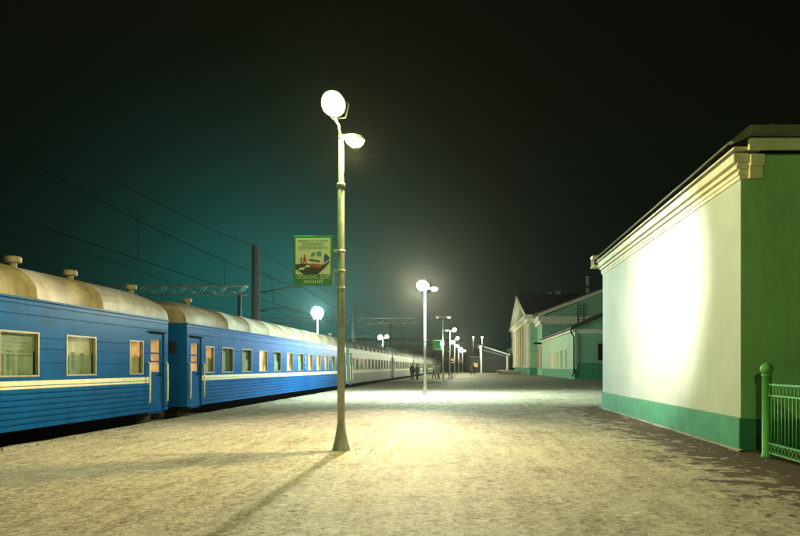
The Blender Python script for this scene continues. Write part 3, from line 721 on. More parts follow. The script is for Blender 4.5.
P('end_fascia', M['trim'], lambda q: q.bbox(XW+0.02, XR, YW0-0.29, YW0-0.21, 5.08, 5.27, 0.01))
P('end_eave', M['sheet'], lambda q: (q.prism([(XW-0.36,5.165),(XW-0.03,5.43),(XR,5.45),(XR,5.31),(XW+0.03,5.29),(XW-0.30,5.14)], 'Y', YW0-0.43, YW0-0.31)))
P('roof', M['sheet_d'], lambda q: q.prism([(XW+0.38,5.47),(10.0,7.0),(XR,5.47)], 'Y', YW0+0.28, YW1+0.24))
P('roof_hatch', M['trim'], lambda q: (q.bbox(XW-0.30, XW+0.25, YW1+0.28, YW1+0.70, 5.30, 5.40, 0.01), q.bbox(XW-0.28, XW-0.22, YW1+0.30, YW1+0.36, 5.02, 5.30, 0.008), q.bbox(XW-0.28, XW-0.22, YW1+0.62, YW1+0.68, 5.02, 5.30, 0.008), q.bbox(XW-0.31, XW+0.2, YW1+0.03, YW1+0.70, 4.99, 5.02, 0.008)))

# ------------------------------------------------------------------ fence
fn = thing('metal_fence', (4.70, 9.66, 0), 'green iron fence with hoop tops and ball topped post', 'fence')
def fp(name, f, parent=fn): q = MB(); f(q); return q.build(name, M['fence'], parent)
for k, y in enumerate((0.0, -2.6)):
    o = fp('post', lambda q: q.lathe((0,y,0), [(0.085,-0.02),(0.085,0.04),(0.072,0.05),(0.072,1.285),(0.080,1.29),(0.080,1.31),(0.05,1.32),(0.04,1.34)], 20))
    fp('ball', lambda q: q.lathe((0,y,1.40), [(0.098*math.sin(PI*i/12)+0.001, -0.098*math.cos(PI*i/12)) for i in range(13)], 20), o)
for z in (1.155, 0.985, 0.235, 0.085):
    fp('rail', lambda q: q.box(-0.012, 0.012, -2.53, -0.07, z-0.012, z+0.012))
ys = [-0.15-0.105*k for k in range(23)]
for k, y in enumerate(ys):
    fp('bar', lambda q: q.tube([(0,y,0.235),(0,y,0.985)], 0.009, 6))
    if k % 1 == 0:
        fp('hoop', lambda q: q.tube([(0.0,y-0.0525*1.0+0.0525*(1-math.cos(a))*1.0 , 0.985+0.155*math.sin(a)) for a in [PI*i/10 for i in range(11)]], 0.008, 6))
        fp('scroll', lambda q: (q.tube([(0.002,y-0.05,0.09),(0.002,y-0.01,0.13),(0.002,y+0.03,0.19),(0.002,y+0.05,0.23)], 0.007, 6), q.tube([(-0.002,y+0.05,0.09),(-0.002,y+0.01,0.13),(-0.002,y-0.03,0.19),(-0.002,y-0.05,0.23)], 0.007, 6)))

# ------------------------------------------------------------------ main station building
SB = (12.3, 71.5, 0)
sb = thing('station_building', SB, 'long green and cream station building with columned pediment front', 'building')
def S(name, m, fn, parent=sb): return P(name, m, fn, parent, SB)
# annex: low boarded wing
XA, YA0, YA1 = 12.3, 71.5, 104.0
wys = [78.0, 82.0, 86.0, 90.6, 95.1]
def annex_side(q):
    cuts = sorted([YA0] + [c for y in wys for c in (y-0.62, y+0.62)] + [YA1])
    for a, c in zip(cuts, cuts[1:]):
        iswin = any(abs((a+c)/2-y) < 0.3 for y in wys)
        if iswin: q.box(XA, XA+0.35, a, c, 1.2, 1.35); q.box(XA, XA+0.35, a, c, 3.6, 5.85)
        else: q.box(XA, XA+0.35, a, c, 1.2, 5.85)
S('annex_side_wall', M['mint_b'], annex_side)
for k, y in enumerate(wys):
    lit = k in (2, 3, 4)
    wn = S('window', M['trim'], lambda q: (q.box(XA-0.05, XA+0.2, y-0.74, y-0.60, 1.30, 3.68), q.box(XA-0.05, XA+0.2, y+0.60, y+0.74, 1.30, 3.68), q.box(XA-0.07, XA+0.2, y-0.8, y+0.8, 3.682, 3.80), q.box(XA-0.10, XA+0.2, y-0.8, y+0.8, 1.20, 1.298), q.box(XA+0.05, XA+0.14, y-0.04, y+0.04, 1.32, 3.66)))
    S('pane', M['cur_orange'] if lit and k != 3 else (M['cur_warm'] if lit else M['dark_win']), lambda q: q.box(XA+0.15, XA+0.18, y-0.60, y+0.60, 1.31, 3.66), wn)
S('annex_plinth', M['plinth'], lambda q: (q.box(XA-0.08, XA+0.3, YA0-0.08, YA1, 0, 1.195), q.box(XA+0.302, 31, YA0-0.078, YA0+0.3, 0, 1.9)))
S('annex_gable_wall', M['mint_far'], lambda q: q.prism([(XA+0.002,1.9),(31,1.9),(31,6.0),(21.7,10.0),(XA+0.002,6.0)], 'Y', YA0+0.002, YA0+0.32))
S('annex_gable_band', M['trim'], lambda q: (q.box(XA-0.02, 31, YA0-0.12, YA0+0.0, 5.35, 5.85),))
S('annex_roof', M['sheet_d'], lambda q: q.prism([(XA-0.55,5.88),(21.7,10.15),(31.6,5.88),(31.6,6.15),(21.7,10.45),(XA-0.55,6.12)], 'Y', YA0-0.45, YA1))
S('annex_eave', M['trim'], lambda q: q.box(XA-0.30, XA+0.05, YA0-0.2, YA1, 5.60, 5.86))
S('gable_window', M['dark_win'], lambda q: q.box(15.0, 16.4, YA0-0.03, YA0+0.1, 2.2, 4.2))
S('drain_pipe', M['dark'], lambda q: q.tube([(XA-0.5,YA0-0.3,5.9),(XA-0.5,YA0-0.3,5.5),(XA-0.15,YA0-0.22,4.9),(XA-0.15,YA0-0.22,0.7),(XA-0.4,YA0-0.25,0.35)], 0.09, 8))
# wing with its own gable
XB, YB0 = 12.3, 104.0
S('wing_side_wall', M['mint_far'], lambda q: q.box(XB, XB+0.4, YB0+0.002, 112.0, 0.0, 10.0))
S('wing_gable_wall', M['mint_far'], lambda q: q.prism([(XB+0.002,0),(34,0),(34,10.0),(23.2,14.4),(XB+0.002,10.0)], 'Y', YB0, YB0+0.4))
S('wing_band', M['trim'], lambda q: (q.box(XB-0.35, 34, YB0-0.35, YB0+0.0, 9.2, 10.05), q.box(XB-0.2, 34, YB0-0.2, YB0-0.001, 8.8, 9.198)))
S('wing_cornice', M['trim'], lambda q: (q.box(XB-0.7, XB+0.0, YB0-0.36, 112, 9.35, 10.1), q.box(XB-0.4, XB-0.001, YB0-0.37, 112, 8.7, 9.348)))
S('gable_rake', M['trim'], lambda q: q.prism([(XB-0.7,9.98),(23.2,14.35),(23.2,14.95),(XB-0.7,10.55)], 'Y', YB0-0.4, YB0-0.05))
S('wing_roof', M['sheet_d'], lambda q: q.prism([(XB-0.9,10.5),(23.2,15.0),(34.9,10.4),(34.9,10.6),(23.2,15.25),(XB-0.9,10.7)], 'Y', YB0-0.5, 125))
ld = S('ladder', M['dark'], lambda q: ([q.box(x-0.06, x+0.06, YB0-0.52, YB0-0.44, 6.5, 12.3) for x in (18.3, 19.3)], [q.box(18.3, 19.3, YB0-0.50, YB0-0.46, 6.8+0.45*k, 6.88+0.45*k) for k in range(12)]))
for y, m in ((105.5,'sign_r'), (107.6,'tan'), (109.6,'sign_r')):
    S('poster_panel', M[m], lambda q: q.box(XB-0.08, XB-0.003, y-0.45, y+0.45, 1.2, 5.2))
S('door_canopy', M['dark'], lambda q: q.bbox(XB-1.2, XB, 104.6, 107.0, 5.4, 5.65, 0.04))
# hall with pilasters and pediment
XH, YH0, YH1 = 10.95, 111.5, 154.0
S('hall_wall', M['mint_far'], lambda q: q.box(XH+0.02, 30, YH0, YH1, 1.3, 9.6))
S('hall_front', M['tan'], lambda q: q.box(XH, XH+0.019, YH0+0.05, YH1-0.05, 1.3, 9.6))
S('hall_plinth', M['plinth'], lambda q: q.box(XH-0.12, 30.1, YH0-0.12, YH1+0.1, 0, 1.296))
n = 8
for k in range(n):
    y = YH0+0.8 + (YH1-YH0-1.6)*k/(n-1)
    pz = S('pilaster', M['trim'], lambda q: (q.box(XH-0.45, XH+0.01, y-0.65, y+0.65, 1.3, 8.9), q.box(XH-0.58, XH+0.01, y-0.85, y+0.85, 8.9, 9.5), q.box(XH-0.58, XH+0.01, y-0.85, y+0.85, 1.296, 1.8)))
    if k < n-1:
        y2 = y + (YH1-YH0-1.6)/(n-1)/2
        wn = S('window', M['trim'], lambda q: (q.box(XH-0.10, XH+0.01, y2-1.4, y2-1.15, 2.2, 7.8), q.box(XH-0.10, XH+0.01, y2+1.15, y2+1.4, 2.2, 7.8), q.box(XH-0.10, XH+0.01, y2-1.4, y2+1.4, 7.8, 8.1)))
        S('pane', M['dark_win'] if k != 0 else M['lit_win'], lambda q: q.box(XH-0.04, XH-0.003, y2-1.14, y2+1.14, 2.2, 7.79), wn)
S('hall_cornice', M['trim'], lambda q: (q.box(XH-0.6, 30, YH0-0.3, YH1+0.3, 9.6, 10.2), q.box(XH-1.1, 30, YH0-0.7, YH1+0.7, 10.202, 10.9)))
YM = (YH0+YH1)/2
S('tympanum', M['mint_far'], lambda q: q.prism([(YH0,10.9),(YH1,10.9),(YM,16.6)], 'X', XH+0.2, XH+0.6))
S('tympanum_window', M['dark_win'], lambda q: q.prism([(YM-9,11.6),(YM+9,11.6),(YM,14.8)], 'X', XH+0.1, XH+0.19))
for s_ in (-1, 1):
    S('raking_cornice', M['trim'], lambda q: q.prism([(YM+s_*22.4,10.9),(YM,17.0),(YM,16.0),(YM+s_*19.0,10.9)], 'X', XH-0.9, XH+0.25))
S('hall_roof', M['sheet_d'], lambda q: q.prism([(YH0-0.9,10.95),(YM,17.05),(YH1+0.9,10.95),(YH1+0.9,11.15),(YM,17.35),(YH0-0.9,11.15)], 'X', XH-0.95, 36))
S('roof_lantern', M['trim'], lambda q: (q.bbox(18.6, 19.6, YM-1, YM+1, 17.0, 18.0, 0.05), q.bbox(16.9, 17.6, YM-1, YM+1, 17.0, 17.6, 0.05)))
ch = thing('chimney_stack', (25.3, 131, 0), 'pale chimney pipe rising behind the station roof ridge', 'chimney')
q = MB(); q.lathe((0,0,0), [(0.5,0.0),(0.42,17.0),(0.36,20.6),(0.44,20.65),(0.44,20.9),(0.3,20.95)], 14); q.build('stack', M['white'], ch)
q = MB(); q.lathe((0,0,18.6), [(0.55,-0.15),(0.55,0.15)], 14); q.build('band', M['dark'], ch)

# small cream building past the hall
kb = thing('annex_house', (10.6, 158, 0), 'small cream house past the far end of the columned hall', 'building')
def K(name, m, fn, parent=kb, org=(10.6,158,0)): return P(name, m, fn, parent, org)
K('wall', M['mint_pale'], lambda q: q.box(10.6, 16, 158, 170, 1.0, 5.9)); K('plinth', M['plinth'], lambda q: q.box(10.5, 16.1, 157.9, 170.1, 0, 0.996))
K('roof', M['trim'], lambda q: q.prism([(10.2,5.9),(16.4,5.9),(16.4,6.1),(13.3,7.4),(10.2,6.1)], 'Y', 157.6, 170.3))
K('window', M['dark_win'], lambda q: q.box(11.2, 12.2, 157.95, 158.05, 2.0, 4.0))

# dark shed with sloping roof
sh = thing('storage_shed', (2.5, 150, 0), 'dark shed with bright sloping roof edge and white corner post', 'shed')
def H_(name, m, fn, parent=sh): return P(name, m, fn, parent, (2.5,150,0))
H_('wall', M['shed'], lambda q: q.prism([(2.6,0),(9.2,0),(9.2,4.4),(2.6,6.5)], 'Y', 150, 165))
H_('roof', M['white'], lambda q: q.prism([(2.0,6.72),(9.8,4.25),(9.8,4.5),(2.0,7.0)], 'Y', 148.6, 165.5))
H_('lower_beam', M['gantry'], lambda q: q.prism([(2.7,5.6),(9.1,3.9),(9.1,4.02),(2.7,5.75)], 'Y', 148.9, 149.1))
for k in range(7):
    H_('brace', M['gantry'], lambda q: q.tube([(2.9+0.9*k,149.0,5.55-0.24*k),(3.3+0.9*k,149.0,6.35-0.285*k),(3.8+0.9*k,149.0,5.3-0.24*k)], 0.05, 5))
for x in (2.75, 9.05): H_('post', M['white'], lambda q: q.box(x-0.18, x+0.18, 148.8, 149.2, 0, 4.2 if x > 5 else 6.4))
for k in range(5): H_('door_leaf', M['mast'], lambda q: q.box(3.3+1.1*k, 4.3+1.1*k, 149.93, 149.997, 0.05, 3.2))

# kiosk left of the shed
kk = thing('platform_kiosk', (0.2, 178, 0), 'small pale kiosk beyond the walking couple', 'kiosk')
def KK(name, m, fn, parent=kk): return P(name, m, fn, parent, (0.2,178,0))
KK('wall', M['far_wall'], lambda q: q.box(0.2, 3.6, 178, 182, 0, 4.2)); KK('roof', M['trim'], lambda q: q.bbox(-0.1, 3.9, 177.6, 182.4, 4.2, 4.5, 0.05))
KK('window', M['lit_win'], lambda q: q.box(1.0, 2.3, 177.95, 177.998, 1.4, 2.6)); KK('door', M['plinth'], lambda q: q.box(2.55, 3.3, 177.94, 177.997, 0.0, 2.3))

# footbridge over the tracks
fb = thing('footbridge', (-20, 190, 0), 'covered footbridge crossing over the tracks beyond the train', 'footbridge')
def FB(name, m, fn, parent=fb): return P(name, m, fn, parent, (-20,190,0))
FB('deck', M['concrete'], lambda q: q.box(-62, 1.0, 190, 194, 6.3, 7.0)); FB('roof', M['gantry'], lambda q: q.prism([(189.6,9.7),(194.4,9.7),(194.2,10.0),(192,10.5),(189.8,10.0)], 'X', -62.4, 1.4))
for k in range(22):
    x = -62 + 3.0*k
    FB('upright', M['gantry'], lambda q: q.box(x-0.08, x+0.08, 190.0, 190.16, 7.0, 9.7))
    if k < 21: FB('side_panel', M['far_wall'], lambda q: q.box(x+0.10, x+2.9, 190.05, 190.10, 7.05, 8.3))
for x in (-60, -48, -36, -24, -12.6, -0.5): FB('pier', M['concrete'], lambda q: q.bbox(x-0.4, x+0.4, 190.6, 193.4, -1.2 if x < -8 else 0, 6.3, 0.05))
# long low building in the distance
fz = thing('depot_building', (-15, 230, 0), 'long low depot building behind the footbridge', 'building')
def FZ(name, m, fn, parent=fz): return P(name, m, fn, parent, (-15,230,0))
FZ('wall', M['far_wall'], lambda q: q.box(-34, 6, 230, 244, -1.2, 8.0)); FZ('roof', M['sheet_d'], lambda q: q.prism([(-34.5,8.0),(6.5,8.0),(6.5,8.3),(-14,10.2),(-34.5,8.3)], 'Y', 229.5, 244.5))
for k in range(12): FZ('window', M['dark_win'] if k % 4 else M['lit_win'], lambda q: q.box(-32+3.1*k, -30.4+3.1*k, 229.95, 229.998, 3.0, 5.4))

# ------------------------------------------------------------------ planters
for k, (x, y) in enumerate(((7.4, 131.0), (8.1, 118.0))):
    t = thing('flower_planter', (x, y, 0), ('low wide concrete planter before the columned hall', 'low concrete planter nearer the low boarded wing')[k], 'planter', 'planters before the station')
    q = MB(); q.loft([[(-1.5,-0.7,0),(1.5,-0.7,0),(1.5,0.7,0),(-1.5,0.7,0)],[(-1.8,-0.9,0.65),(1.8,-0.9,0.65),(1.8,0.9,0.65),(-1.8,0.9,0.65)],[(-1.65,-0.75,0.65),(1.65,-0.75,0.65),(1.65,0.75,0.65),(-1.65,0.75,0.65)],[(-1.6,-0.7,0.45),(1.6,-0.7,0.45),(1.6,0.7,0.45),(-1.6,0.7,0.45)]], smooth=False); q.build('tub', M['concrete'], t)
    q = MB(); q.loft([[(-1.62,-0.72,0.5),(1.62,-0.72,0.5),(1.62,0.72,0.5),(-1.62,0.72,0.5)],[(-1.0,-0.4,0.78),(1.0,-0.4,0.75),(1.0,0.4,0.78),(-1.0,0.4,0.74)]]); q.build('snow_heap', M['white'], t)

# ------------------------------------------------------------------ signals and display box
def signal(x, y, H, red, label):
    t = thing('railway_signal', (x, y, 0), label, 'signal', 'signals on the platform')
    q = MB(); q.lathe((0,0,0), [(0.14,0),(0.14,0.08),(0.06,0.12),(0.055,H)], 10); q.build('mast', M['wire'], t)
    q = MB(); q.bbox(-0.2, 0.2, -0.16, 0.02, H-0.9, H+0.05, 0.04); hb = q.build('signal_head', M['wire'], t)
    for k, z in enumerate((H-0.22, H-0.62)):
        on = red and k == 1
        q = MB(); q.lathe((0,-0.165,z), [(0.02,-0.03),(0.10,-0.015),(0.115,0.0)], 14, 'Y'); q.build('lens', emit('signal_red', (1.0,0.05,0.03), 14) if on else M['dark_win'], hb)
        q = MB(); q.lathe((0,-0.16,z), [(0.15,-0.0),(0.15,-0.05),(0.14,-0.05),(0.135,0.0)], 14, 'Y'); q.build('hood', M['wire'], hb)
    if red: lamp_light('signal_light', t, (0,-0.45,H-0.62), (1.0,0.06,0.03), 25, 0.05)
signal(-2.35, 80.0, 3.0, True, 'dark signal mast showing a red light')
signal(-2.55, 74.0, 3.5, False, 'dark unlit signal mast beside the red one')
db = thing('display_box', (-2.62, 50.8, 2.75), 'green lit display box on the unlit two armed lamp post', 'sign')
q = MB(); q.bbox(-0.45, 0.25, -0.14, 0.14, 0.1, 0.95, 0.03); q.build('case', M['sign_g'], db)
q = MB(); q.box(-0.40, 0.20, -0.15, -0.142, 0.18, 0.87); q.build('screen', emit('display_green', (0.05,0.30,0.10), 0.5), db)
q = MB(); q.lathe((0.30,-0.1,0.62), [(0.02,-0.13),(0.11,-0.08),(0.13,0.0),(0.11,0.08),(0.03,0.13)], 14); q.build('lamp', bowl_mat(C_YEL, 30), db)
q = MB(); q.bbox(0.2, 0.42, 0.0, 0.12, 0.45, 0.55, 0.01); q.build('bracket', M['galv'], db)
lamp_light('lamp_light', db, (0.30,-0.32,0.62), C_YEL, 220, 0.08)

# ------------------------------------------------------------------ overhead line
def mast(x, y, H, label, arm):
    t = thing('catenary_mast', (x, y, -1.2), label, 'mast', 'overhead line masts')
    q = MB(); q.lathe((0,0,0), [(0.30,0),(0.30,0.3),(0.27,0.3),(0.22,H)], 14); q.build('pole', M['mast'], t)
    q = MB(); s = 1 if arm > 0 else -1
    q.tube([(0,0,H-2.9),(s*2.2,0,H-2.5),(arm,0,H-2.55)], 0.035, 6); q.tube([(0,0,H-1.5),(arm*0.8,0,H-2.5)], 0.022, 6); q.tube([(0,0,H-4.0),(s*1.6,0,H-3.75),(arm,0,H-4.05)], 0.03, 6)
    q.build('cantilever', M['mast'], t)
    q = MB()
    for xx, z in ((s*0.55,H-2.82),(s*0.5,H-3.93)): q.lathe((xx,0,z), [(0.03,-0.16),(0.09,-0.12),(0.05,-0.07),(0.09,-0.02),(0.05,0.03),(0.09,0.08),(0.03,0.14)], 10, 'X')
    q.build('insulator', M['rubber'], t)
    q = MB(); q.box(-0.25, 0.25, -0.05, 0.05, H-0.5, H-0.38); q.build('crosspiece', M['mast'], t)
mast(-13.0, 37.0, 10.0, 'dark catenary mast rising behind the second blue coach', 2.9)
mast(-13.0, 68.0, 9.9, 'dark catenary mast beyond the bright blue-white floodlight', 2.9)
mast(-12.9, 122, 9.9, 'far catenary mast between the footbridge and the twin floodlights', 2.9)
def gantry(y, x0, x1, z, label, legs):
    t = thing('overhead_gantry', (x1, y, -1.2), label, 'gantry', 'lattice gantries over the tracks')
    z = z+1.2
    for dz in (0.0, 0.85):
        for dy in (-0.3, 0.3):
            q = MB(); q.box(x0-x1, 0, dy-0.04, dy+0.04, z+dz-0.04, z+dz+0.04); q.build('chord', M['gantry'], t)
    nb_ = int((x1-x0)/0.95)
    for k in range(nb_):
        a = (x0-x1) + (x1-x0)*k/nb_; c = (x0-x1) + (x1-x0)*(k+1)/nb_
        for dy in (-0.3, 0.3):
            q = MB(); q.tube([(a, dy, z if k % 2 else z+0.85), (c, dy, z+0.85 if k % 2 else z)], 0.025, 5); q.build('brace', M['gantry'], t)
    for lx in legs:
        q = MB(); q.lathe((lx,0,0), [(0.22,0),(0.2,z)], 10); q.build('leg', M['mast'], t)
gantry(58, -46, -21.2, 8.3, 'pale lattice gantry ending beside the dark catenary mast', [-0.7, -24])
gantry(100, -60, -9.0, 8.6, 'farther lattice gantry spanning the tracks behind the twin floodlights', [-4.0, -30])
def wire(pts, r, label):
    q = MB(); out = []
    for (a, b_) in zip(pts, pts[1:]):
        a = Vector(a); b_ = Vector(b_)
        for i in range(12):
            u = i/12; p = a.lerp(b_, u); p.z -= a[3] if False else 0.0; p.z -= SAG*4*u*(1-u); out.append(p)
    out.append(Vector(pts[-1])); q.tube(out, r, 5)
    return tag(q.build('overhead_wire', M['wire']), label, 'wire', 'overhead wires above the tracks')
YS = [-14, 12, 37, 68, 95, 122, 190]
SAG = 0.45; messenger = wire([(-10.1, y, 6.25) for y in YS], 0.014, 'messenger wire hanging in sags above the blue coaches')
SAG = 0.05; wire([(-10.0, y, 4.72) for y in YS], 0.012, 'straight contact wire just above the roofs of the blue coaches')
SAG = 0.5; wire([(-13.0, y, 8.75) for y in YS], 0.016, 'highest feeder wire, fixed to the top of the dark masts')
SAG = 0.5; wire([(-22.0, y, 8.0) for y in YS], 0.014, 'messenger wire over the track beyond the opposite platform')
SAG = 0.05; wire([(-22.0, y, 6.2) for y in YS], 0.012, 'contact wire over the track beyond the opposite platform')
SAG = 0.4; wire([(-27.0, y, 7.9) for y in YS], 0.014, 'outermost messenger wire, at the lattice gantry')
for k, (y, z0, z1) in enumerate([(18.5,4.72,6.1),(25,4.72,5.86),(31,4.72,5.95),(45,4.72,5.95),(52,4.72,5.8),(60,4.72,5.95)]):
    q = MB(); q.tube([(-10.05,y,z0),(-10.08,y,z1)], 0.008, 5); q.build('dropper', M['wire'], messenger)

# ------------------------------------------------------------------ people
def person(x, y, face, H, coat, legs_c, pose, hatc, label, group, bag=None):
    """one continuous skinned body; materials follow head, coat, trousers, boots"""
    k = H/1.75
    J = {'pel':(0,0,0.95),'wst':(0,-0.01,1.10),'chs':(0,-0.01,1.32),'nck':(0,0.0,1.48),'hd1':(0,-0.015,1.58),'hd2':(0,-0.02,1.68),'hd3':(0,-0.01,1.75)}
    st = pose.get('stride', 0.05); sw = pose.get('swing', 0.05)
    for s, n_ in ((-1,'l'),(1,'r')):
        J['hip'+n_] = (s*0.09,0,0.90); J['kne'+n_] = (s*0.10,-0.04-s*st*0.5,0.50); J['ank'+n_] = (s*0.10,-s*st+0.02,0.09); J['toe'+n_] = (s*0.115,-s*st-0.15,0.04)
        J['sho'+n_] = (s*0.18,0,1.42); J['elb'+n_] = (s*0.25,s*sw*0.6+0.02,1.13); J['wri'+n_] = (s*0.235,s*sw-0.10,0.89); J['han'+n_] = (s*0.225,s*sw-0.13,0.80)
    R = {'pel':(0.17,0.13),'wst':(0.165,0.125),'chs':(0.19,0.135),'nck':(0.075,0.075),'hd1':(0.082,0.095),'hd2':(0.088,0.105),'hd3':(0.055,0.065),'hip':(0.105,0.11),'kne':(0.075,0.08),'ank':(0.055,0.06),'toe':(0.05,0.035),'sho':(0.085,0.085),'elb':(0.065,0.065),'wri':(0.045,0.05),'han':(0.03,0.045)}
    E = [('pel','wst'),('wst','chs'),('chs','nck'),('nck','hd1'),('hd1','hd2'),('hd2','hd3')]
    for n_ in 'lr': E += [('pel','hip'+n_),('hip'+n_,'kne'+n_),('kne'+n_,'ank'+n_),('ank'+n_,'toe'+n_),('chs','sho'+n_),('sho'+n_,'elb'+n_),('elb'+n_,'wri'+n_),('wri'+n_,'han'+n_)]
    ks = list(J); me = bpy.data.meshes.new('body'); me.from_pydata([tuple(c*k for c in J[q]) for q in ks], [(ks.index(a), ks.index(c)) for a, c in E], []); me.update()
    o = bpy.data.objects.new('tmp', me); COL.objects.link(o)
    sk = o.modifiers.new('skin', 'SKIN'); sk.use_smooth_shade = True
    for i, q in enumerate(ks):
        rr = R[q] if q in R else R[q[:-1]]
        me.skin_vertices[0].data[i].radius = (rr[0]*k, rr[1]*k); me.skin_vertices[0].data[i].use_root = (q == 'pel')
    ss = o.modifiers.new('sub', 'SUBSURF'); ss.levels = 2; ss.render_levels = 2
    bpy.context.view_layer.update()
    me2 = bpy.data.meshes.new_from_object(o.evaluated_get(bpy.context.evaluated_depsgraph_get()))
    bpy.data.objects.remove(o)
    zmin = min(v.co.z for v in me2.vertices)
    for v in me2.vertices: v.co.z -= zmin
    me2.materials.clear()
    for m in (coat, legs_c, M_SKIN, M['rubber']): me2.materials.append(m)
    for p in me2.polygons:
        z = p.center.z/k; ax = abs(p.center.x)/k
        p.material_index = 2 if (z > 1.50 or (ax > 0.19 and z < 0.87 and z > 0.7)) else (0 if z > 0.86 else (1 if z > 0.13 else 3)); p.use_smooth = True
    t = thing('person', (x, y, 0), label, 'person', group, face)
    link('body', me2, t)
    q = MB(); q.loft([[(rx*k*math.cos(2*PI*j/16), ry*k*math.sin(2*PI*j/16)-0.01, z*k) for j in range(16)] for rx, ry, z in [(0.235,0.20,0.62),(0.215,0.175,0.80),(0.195,0.155,1.02),(0.20,0.15,1.15),(0.215,0.155,1.34),(0.19,0.13,1.45),(0.10,0.10,1.50)]]); q.build('coat', coat, t)
    q = MB(); q.lathe((0,-0.012*k,1.66*k), [(0.108*k,0.0),(0.115*k,0.04*k),(0.108*k,0.085*k),(0.07*k,0.125*k),(0.01,0.14*k)], 14); q.build('hat', hatc, t)
    q = MB(); q.lathe((0,-0.118*k,1.615*k), [(0.004,-0.02*k),(0.014*k,-0.015*k),(0.010*k,0.01*k),(0.003,0.03*k)], 8); q.build('nose', M_SKIN, t)
    if bag:
        bt = thing('carried_bag', (x+bag[0], y+bag[1], 0), bag[2], 'bag')
        q = MB(); q.bbox(-0.22, 0.22, -0.09, 0.09, 0.30, 0.62, 0.05); q.build('bag_body', M['rubber'], bt)
        q = MB(); q.tube([(-0.12,0,0.61),(-0.09,0,0.74),(0.09,0,0.74),(0.12,0,0.61)], 0.015, 6); q.build('handle', M['rubber'], bt)
M_SKIN = mat('skin', (0.45,0.29,0.20), 0.6, 0.3, var=0.1)
DK = mat('dark_wool', (0.030,0.026,0.024), 0.95, 0.1, var=0.3); BR = mat('brown_wool', (0.10,0.065,0.04), 0.95, 0.1, var=0.3); OL = mat('olive_cloth', (0.16,0.15,0.085), 0.9, 0.1, var=0.3); GY = mat('grey_cloth', (0.20,0.19,0.17), 0.9, 0.1, var=0.3); DB = mat('dark_blue_cloth', (0.03,0.035,0.06), 0.9, 0.1, var=0.3)
GP_ = 'people waiting beside the pale coaches'
person(-6.25, 66.0, 0.4, 1.80, DK, DK, {'stride':0.04}, DK, 'person in long dark coat standing by the pale coach doors', GP_)
person(-5.75, 66.6, -0.5, 1.72, OL, DK, {'stride':0.06}, BR, 'person in olive jacket next to the one in long dark coat', GP_)
person(-5.3, 72.0, 2.8, 1.76, DB, DK, {'stride':0.12}, DK, 'person in dark blue jacket seen from behind near the lamp post', GP_)
person(-4.4, 74.5, 0.9, 1.70, GY, DB, {'stride':0.18,'swing':0.12}, GY, 'person in grey coat stepping along the platform', GP_)
person(-3.6, 70.0, -1.2, 1.74, BR, DK, {'stride':0.15,'swing':0.1}, DK, 'person in brown coat by the unlit signal mast', GP_)
GW = 'couple walking past the kiosk'
person(0.72, 115, 0.15, 1.78, DK, DK, {'stride':0.22,'swing':0.14}, DK, 'walking person in dark coat carrying a bag, before the shed', GW, (0.33,-0.1,'dark bag held by the walking person'))
person(0.22, 115.6, -0.1, 1.70, BR, DB, {'stride':0.16,'swing':0.10}, BR, 'walking person in brown coat beside the one with a bag', GW)

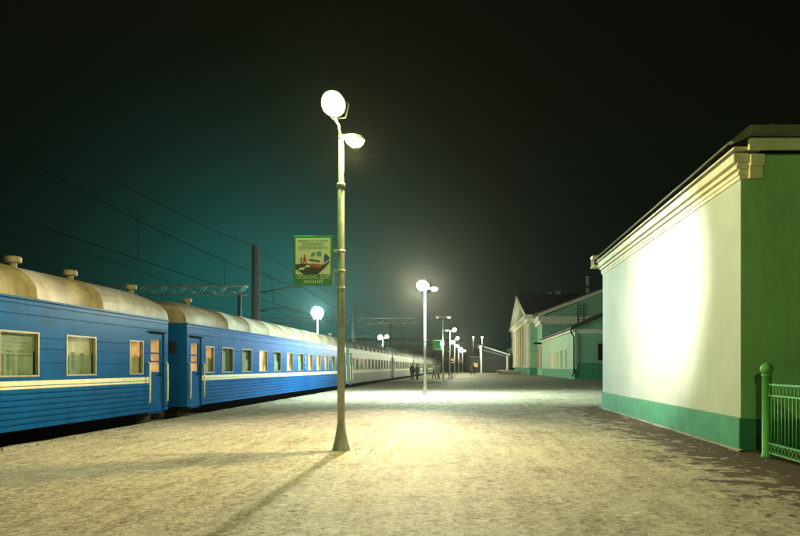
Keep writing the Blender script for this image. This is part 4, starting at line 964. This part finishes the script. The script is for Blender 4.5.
# ------------------------------------------------------------------ frozen lumps on the platform
q = MB(); rnd = random.Random(3)
def clod(x, y, r, fl):
    n = 6; a0 = rnd.random()*6
    pts = [[(x+r*rnd.uniform(0.7,1.1)*math.cos(a0+2*PI*j/n), y+r*rnd.uniform(0.7,1.1)*math.sin(a0+2*PI*j/n), -0.003) for j in range(n)]]
    pts.append([(x+(p[0]-x)*0.75, y+(p[1]-y)*0.75, r*fl*rnd.uniform(0.6,1.0)) for p in pts[0]])
    pts.append([(x+(p[0]-x)*0.25, y+(p[1]-y)*0.25, r*fl*rnd.uniform(0.9,1.2)) for p in pts[0]])
    q.loft(pts, smooth=False)
for k in range(700):
    y = 2.6 + 22*rnd.random()**1.3; x = rnd.uniform(-8.0, 4.5)
    clod(x, y, rnd.uniform(0.005, 0.014), rnd.uniform(0.3,0.6))
for k in range(160): clod(4.56 - abs(rnd.gauss(0, 0.30)), rnd.uniform(9.2, 21.4), rnd.uniform(0.008,0.028), rnd.uniform(0.25,0.5))
for k in range(500): clod(XE+0.1+abs(rnd.gauss(0,0.22)), rnd.uniform(7,34), rnd.uniform(0.01,0.045), rnd.uniform(0.3,0.7))
for k in range(30): clod(XL+rnd.gauss(0.1,0.35), 10.5+rnd.gauss(0,0.3), rnd.uniform(0.01,0.03), rnd.uniform(0.3,0.6))
tag(q.build('ice_crumbs', mat('dirty_ice', (0.46,0.42,0.34), 0.7, 0.3, var=0.5, scale=6)), 'crumbs of dirty ice and snow scattered over the platform', 'ice', kind='stuff')
q = MB(); rings = []
for k in range(60):             # thin ridge of shovelled snow along the foot of the wall
    y = YW0-0.2+ (YW1-YW0+0.4)*k/59; a = 0.5+0.5*noise.noise(Vector((3.3, y*1.1, 0.2)))
    rings.append([(XW-0.05, y, 0.004+0.04*a), (XW-0.06-0.05*a, y, 0.002+0.03*a), (XW-0.07-0.10*a, y, -0.004)])
q.loft(rings, closed=False, cap=False)
tag(q.build('snow_ridge', M['concrete']), 'thin ridge of snow along the foot of the floodlit wall', 'snow', kind='stuff')

# ------------------------------------------------------------------ night haze
hz = MB(); hz.box(-1700, 1700, -400, 2700, -2.5, 22.5)
hm = bpy.data.materials.new('night_haze'); hm.use_nodes = True; t = hm.node_tree; t.nodes.clear()
o_ = N(t, 'ShaderNodeOutputMaterial'); pv = N(t, 'ShaderNodeVolumePrincipled')
pv.inputs['Color'].default_value = (0.82,0.90,0.88,1); pv.inputs['Density'].default_value = 0.00010; pv.inputs['Anisotropy'].default_value = 0.82
t.links.new(pv.outputs[0], o_.inputs['Volume'])
ho = hz.build('haze', hm); tag(ho, kind='stuff'); ho['label'] = 'thin freezing haze hanging over the whole station'; ho['category'] = 'haze'
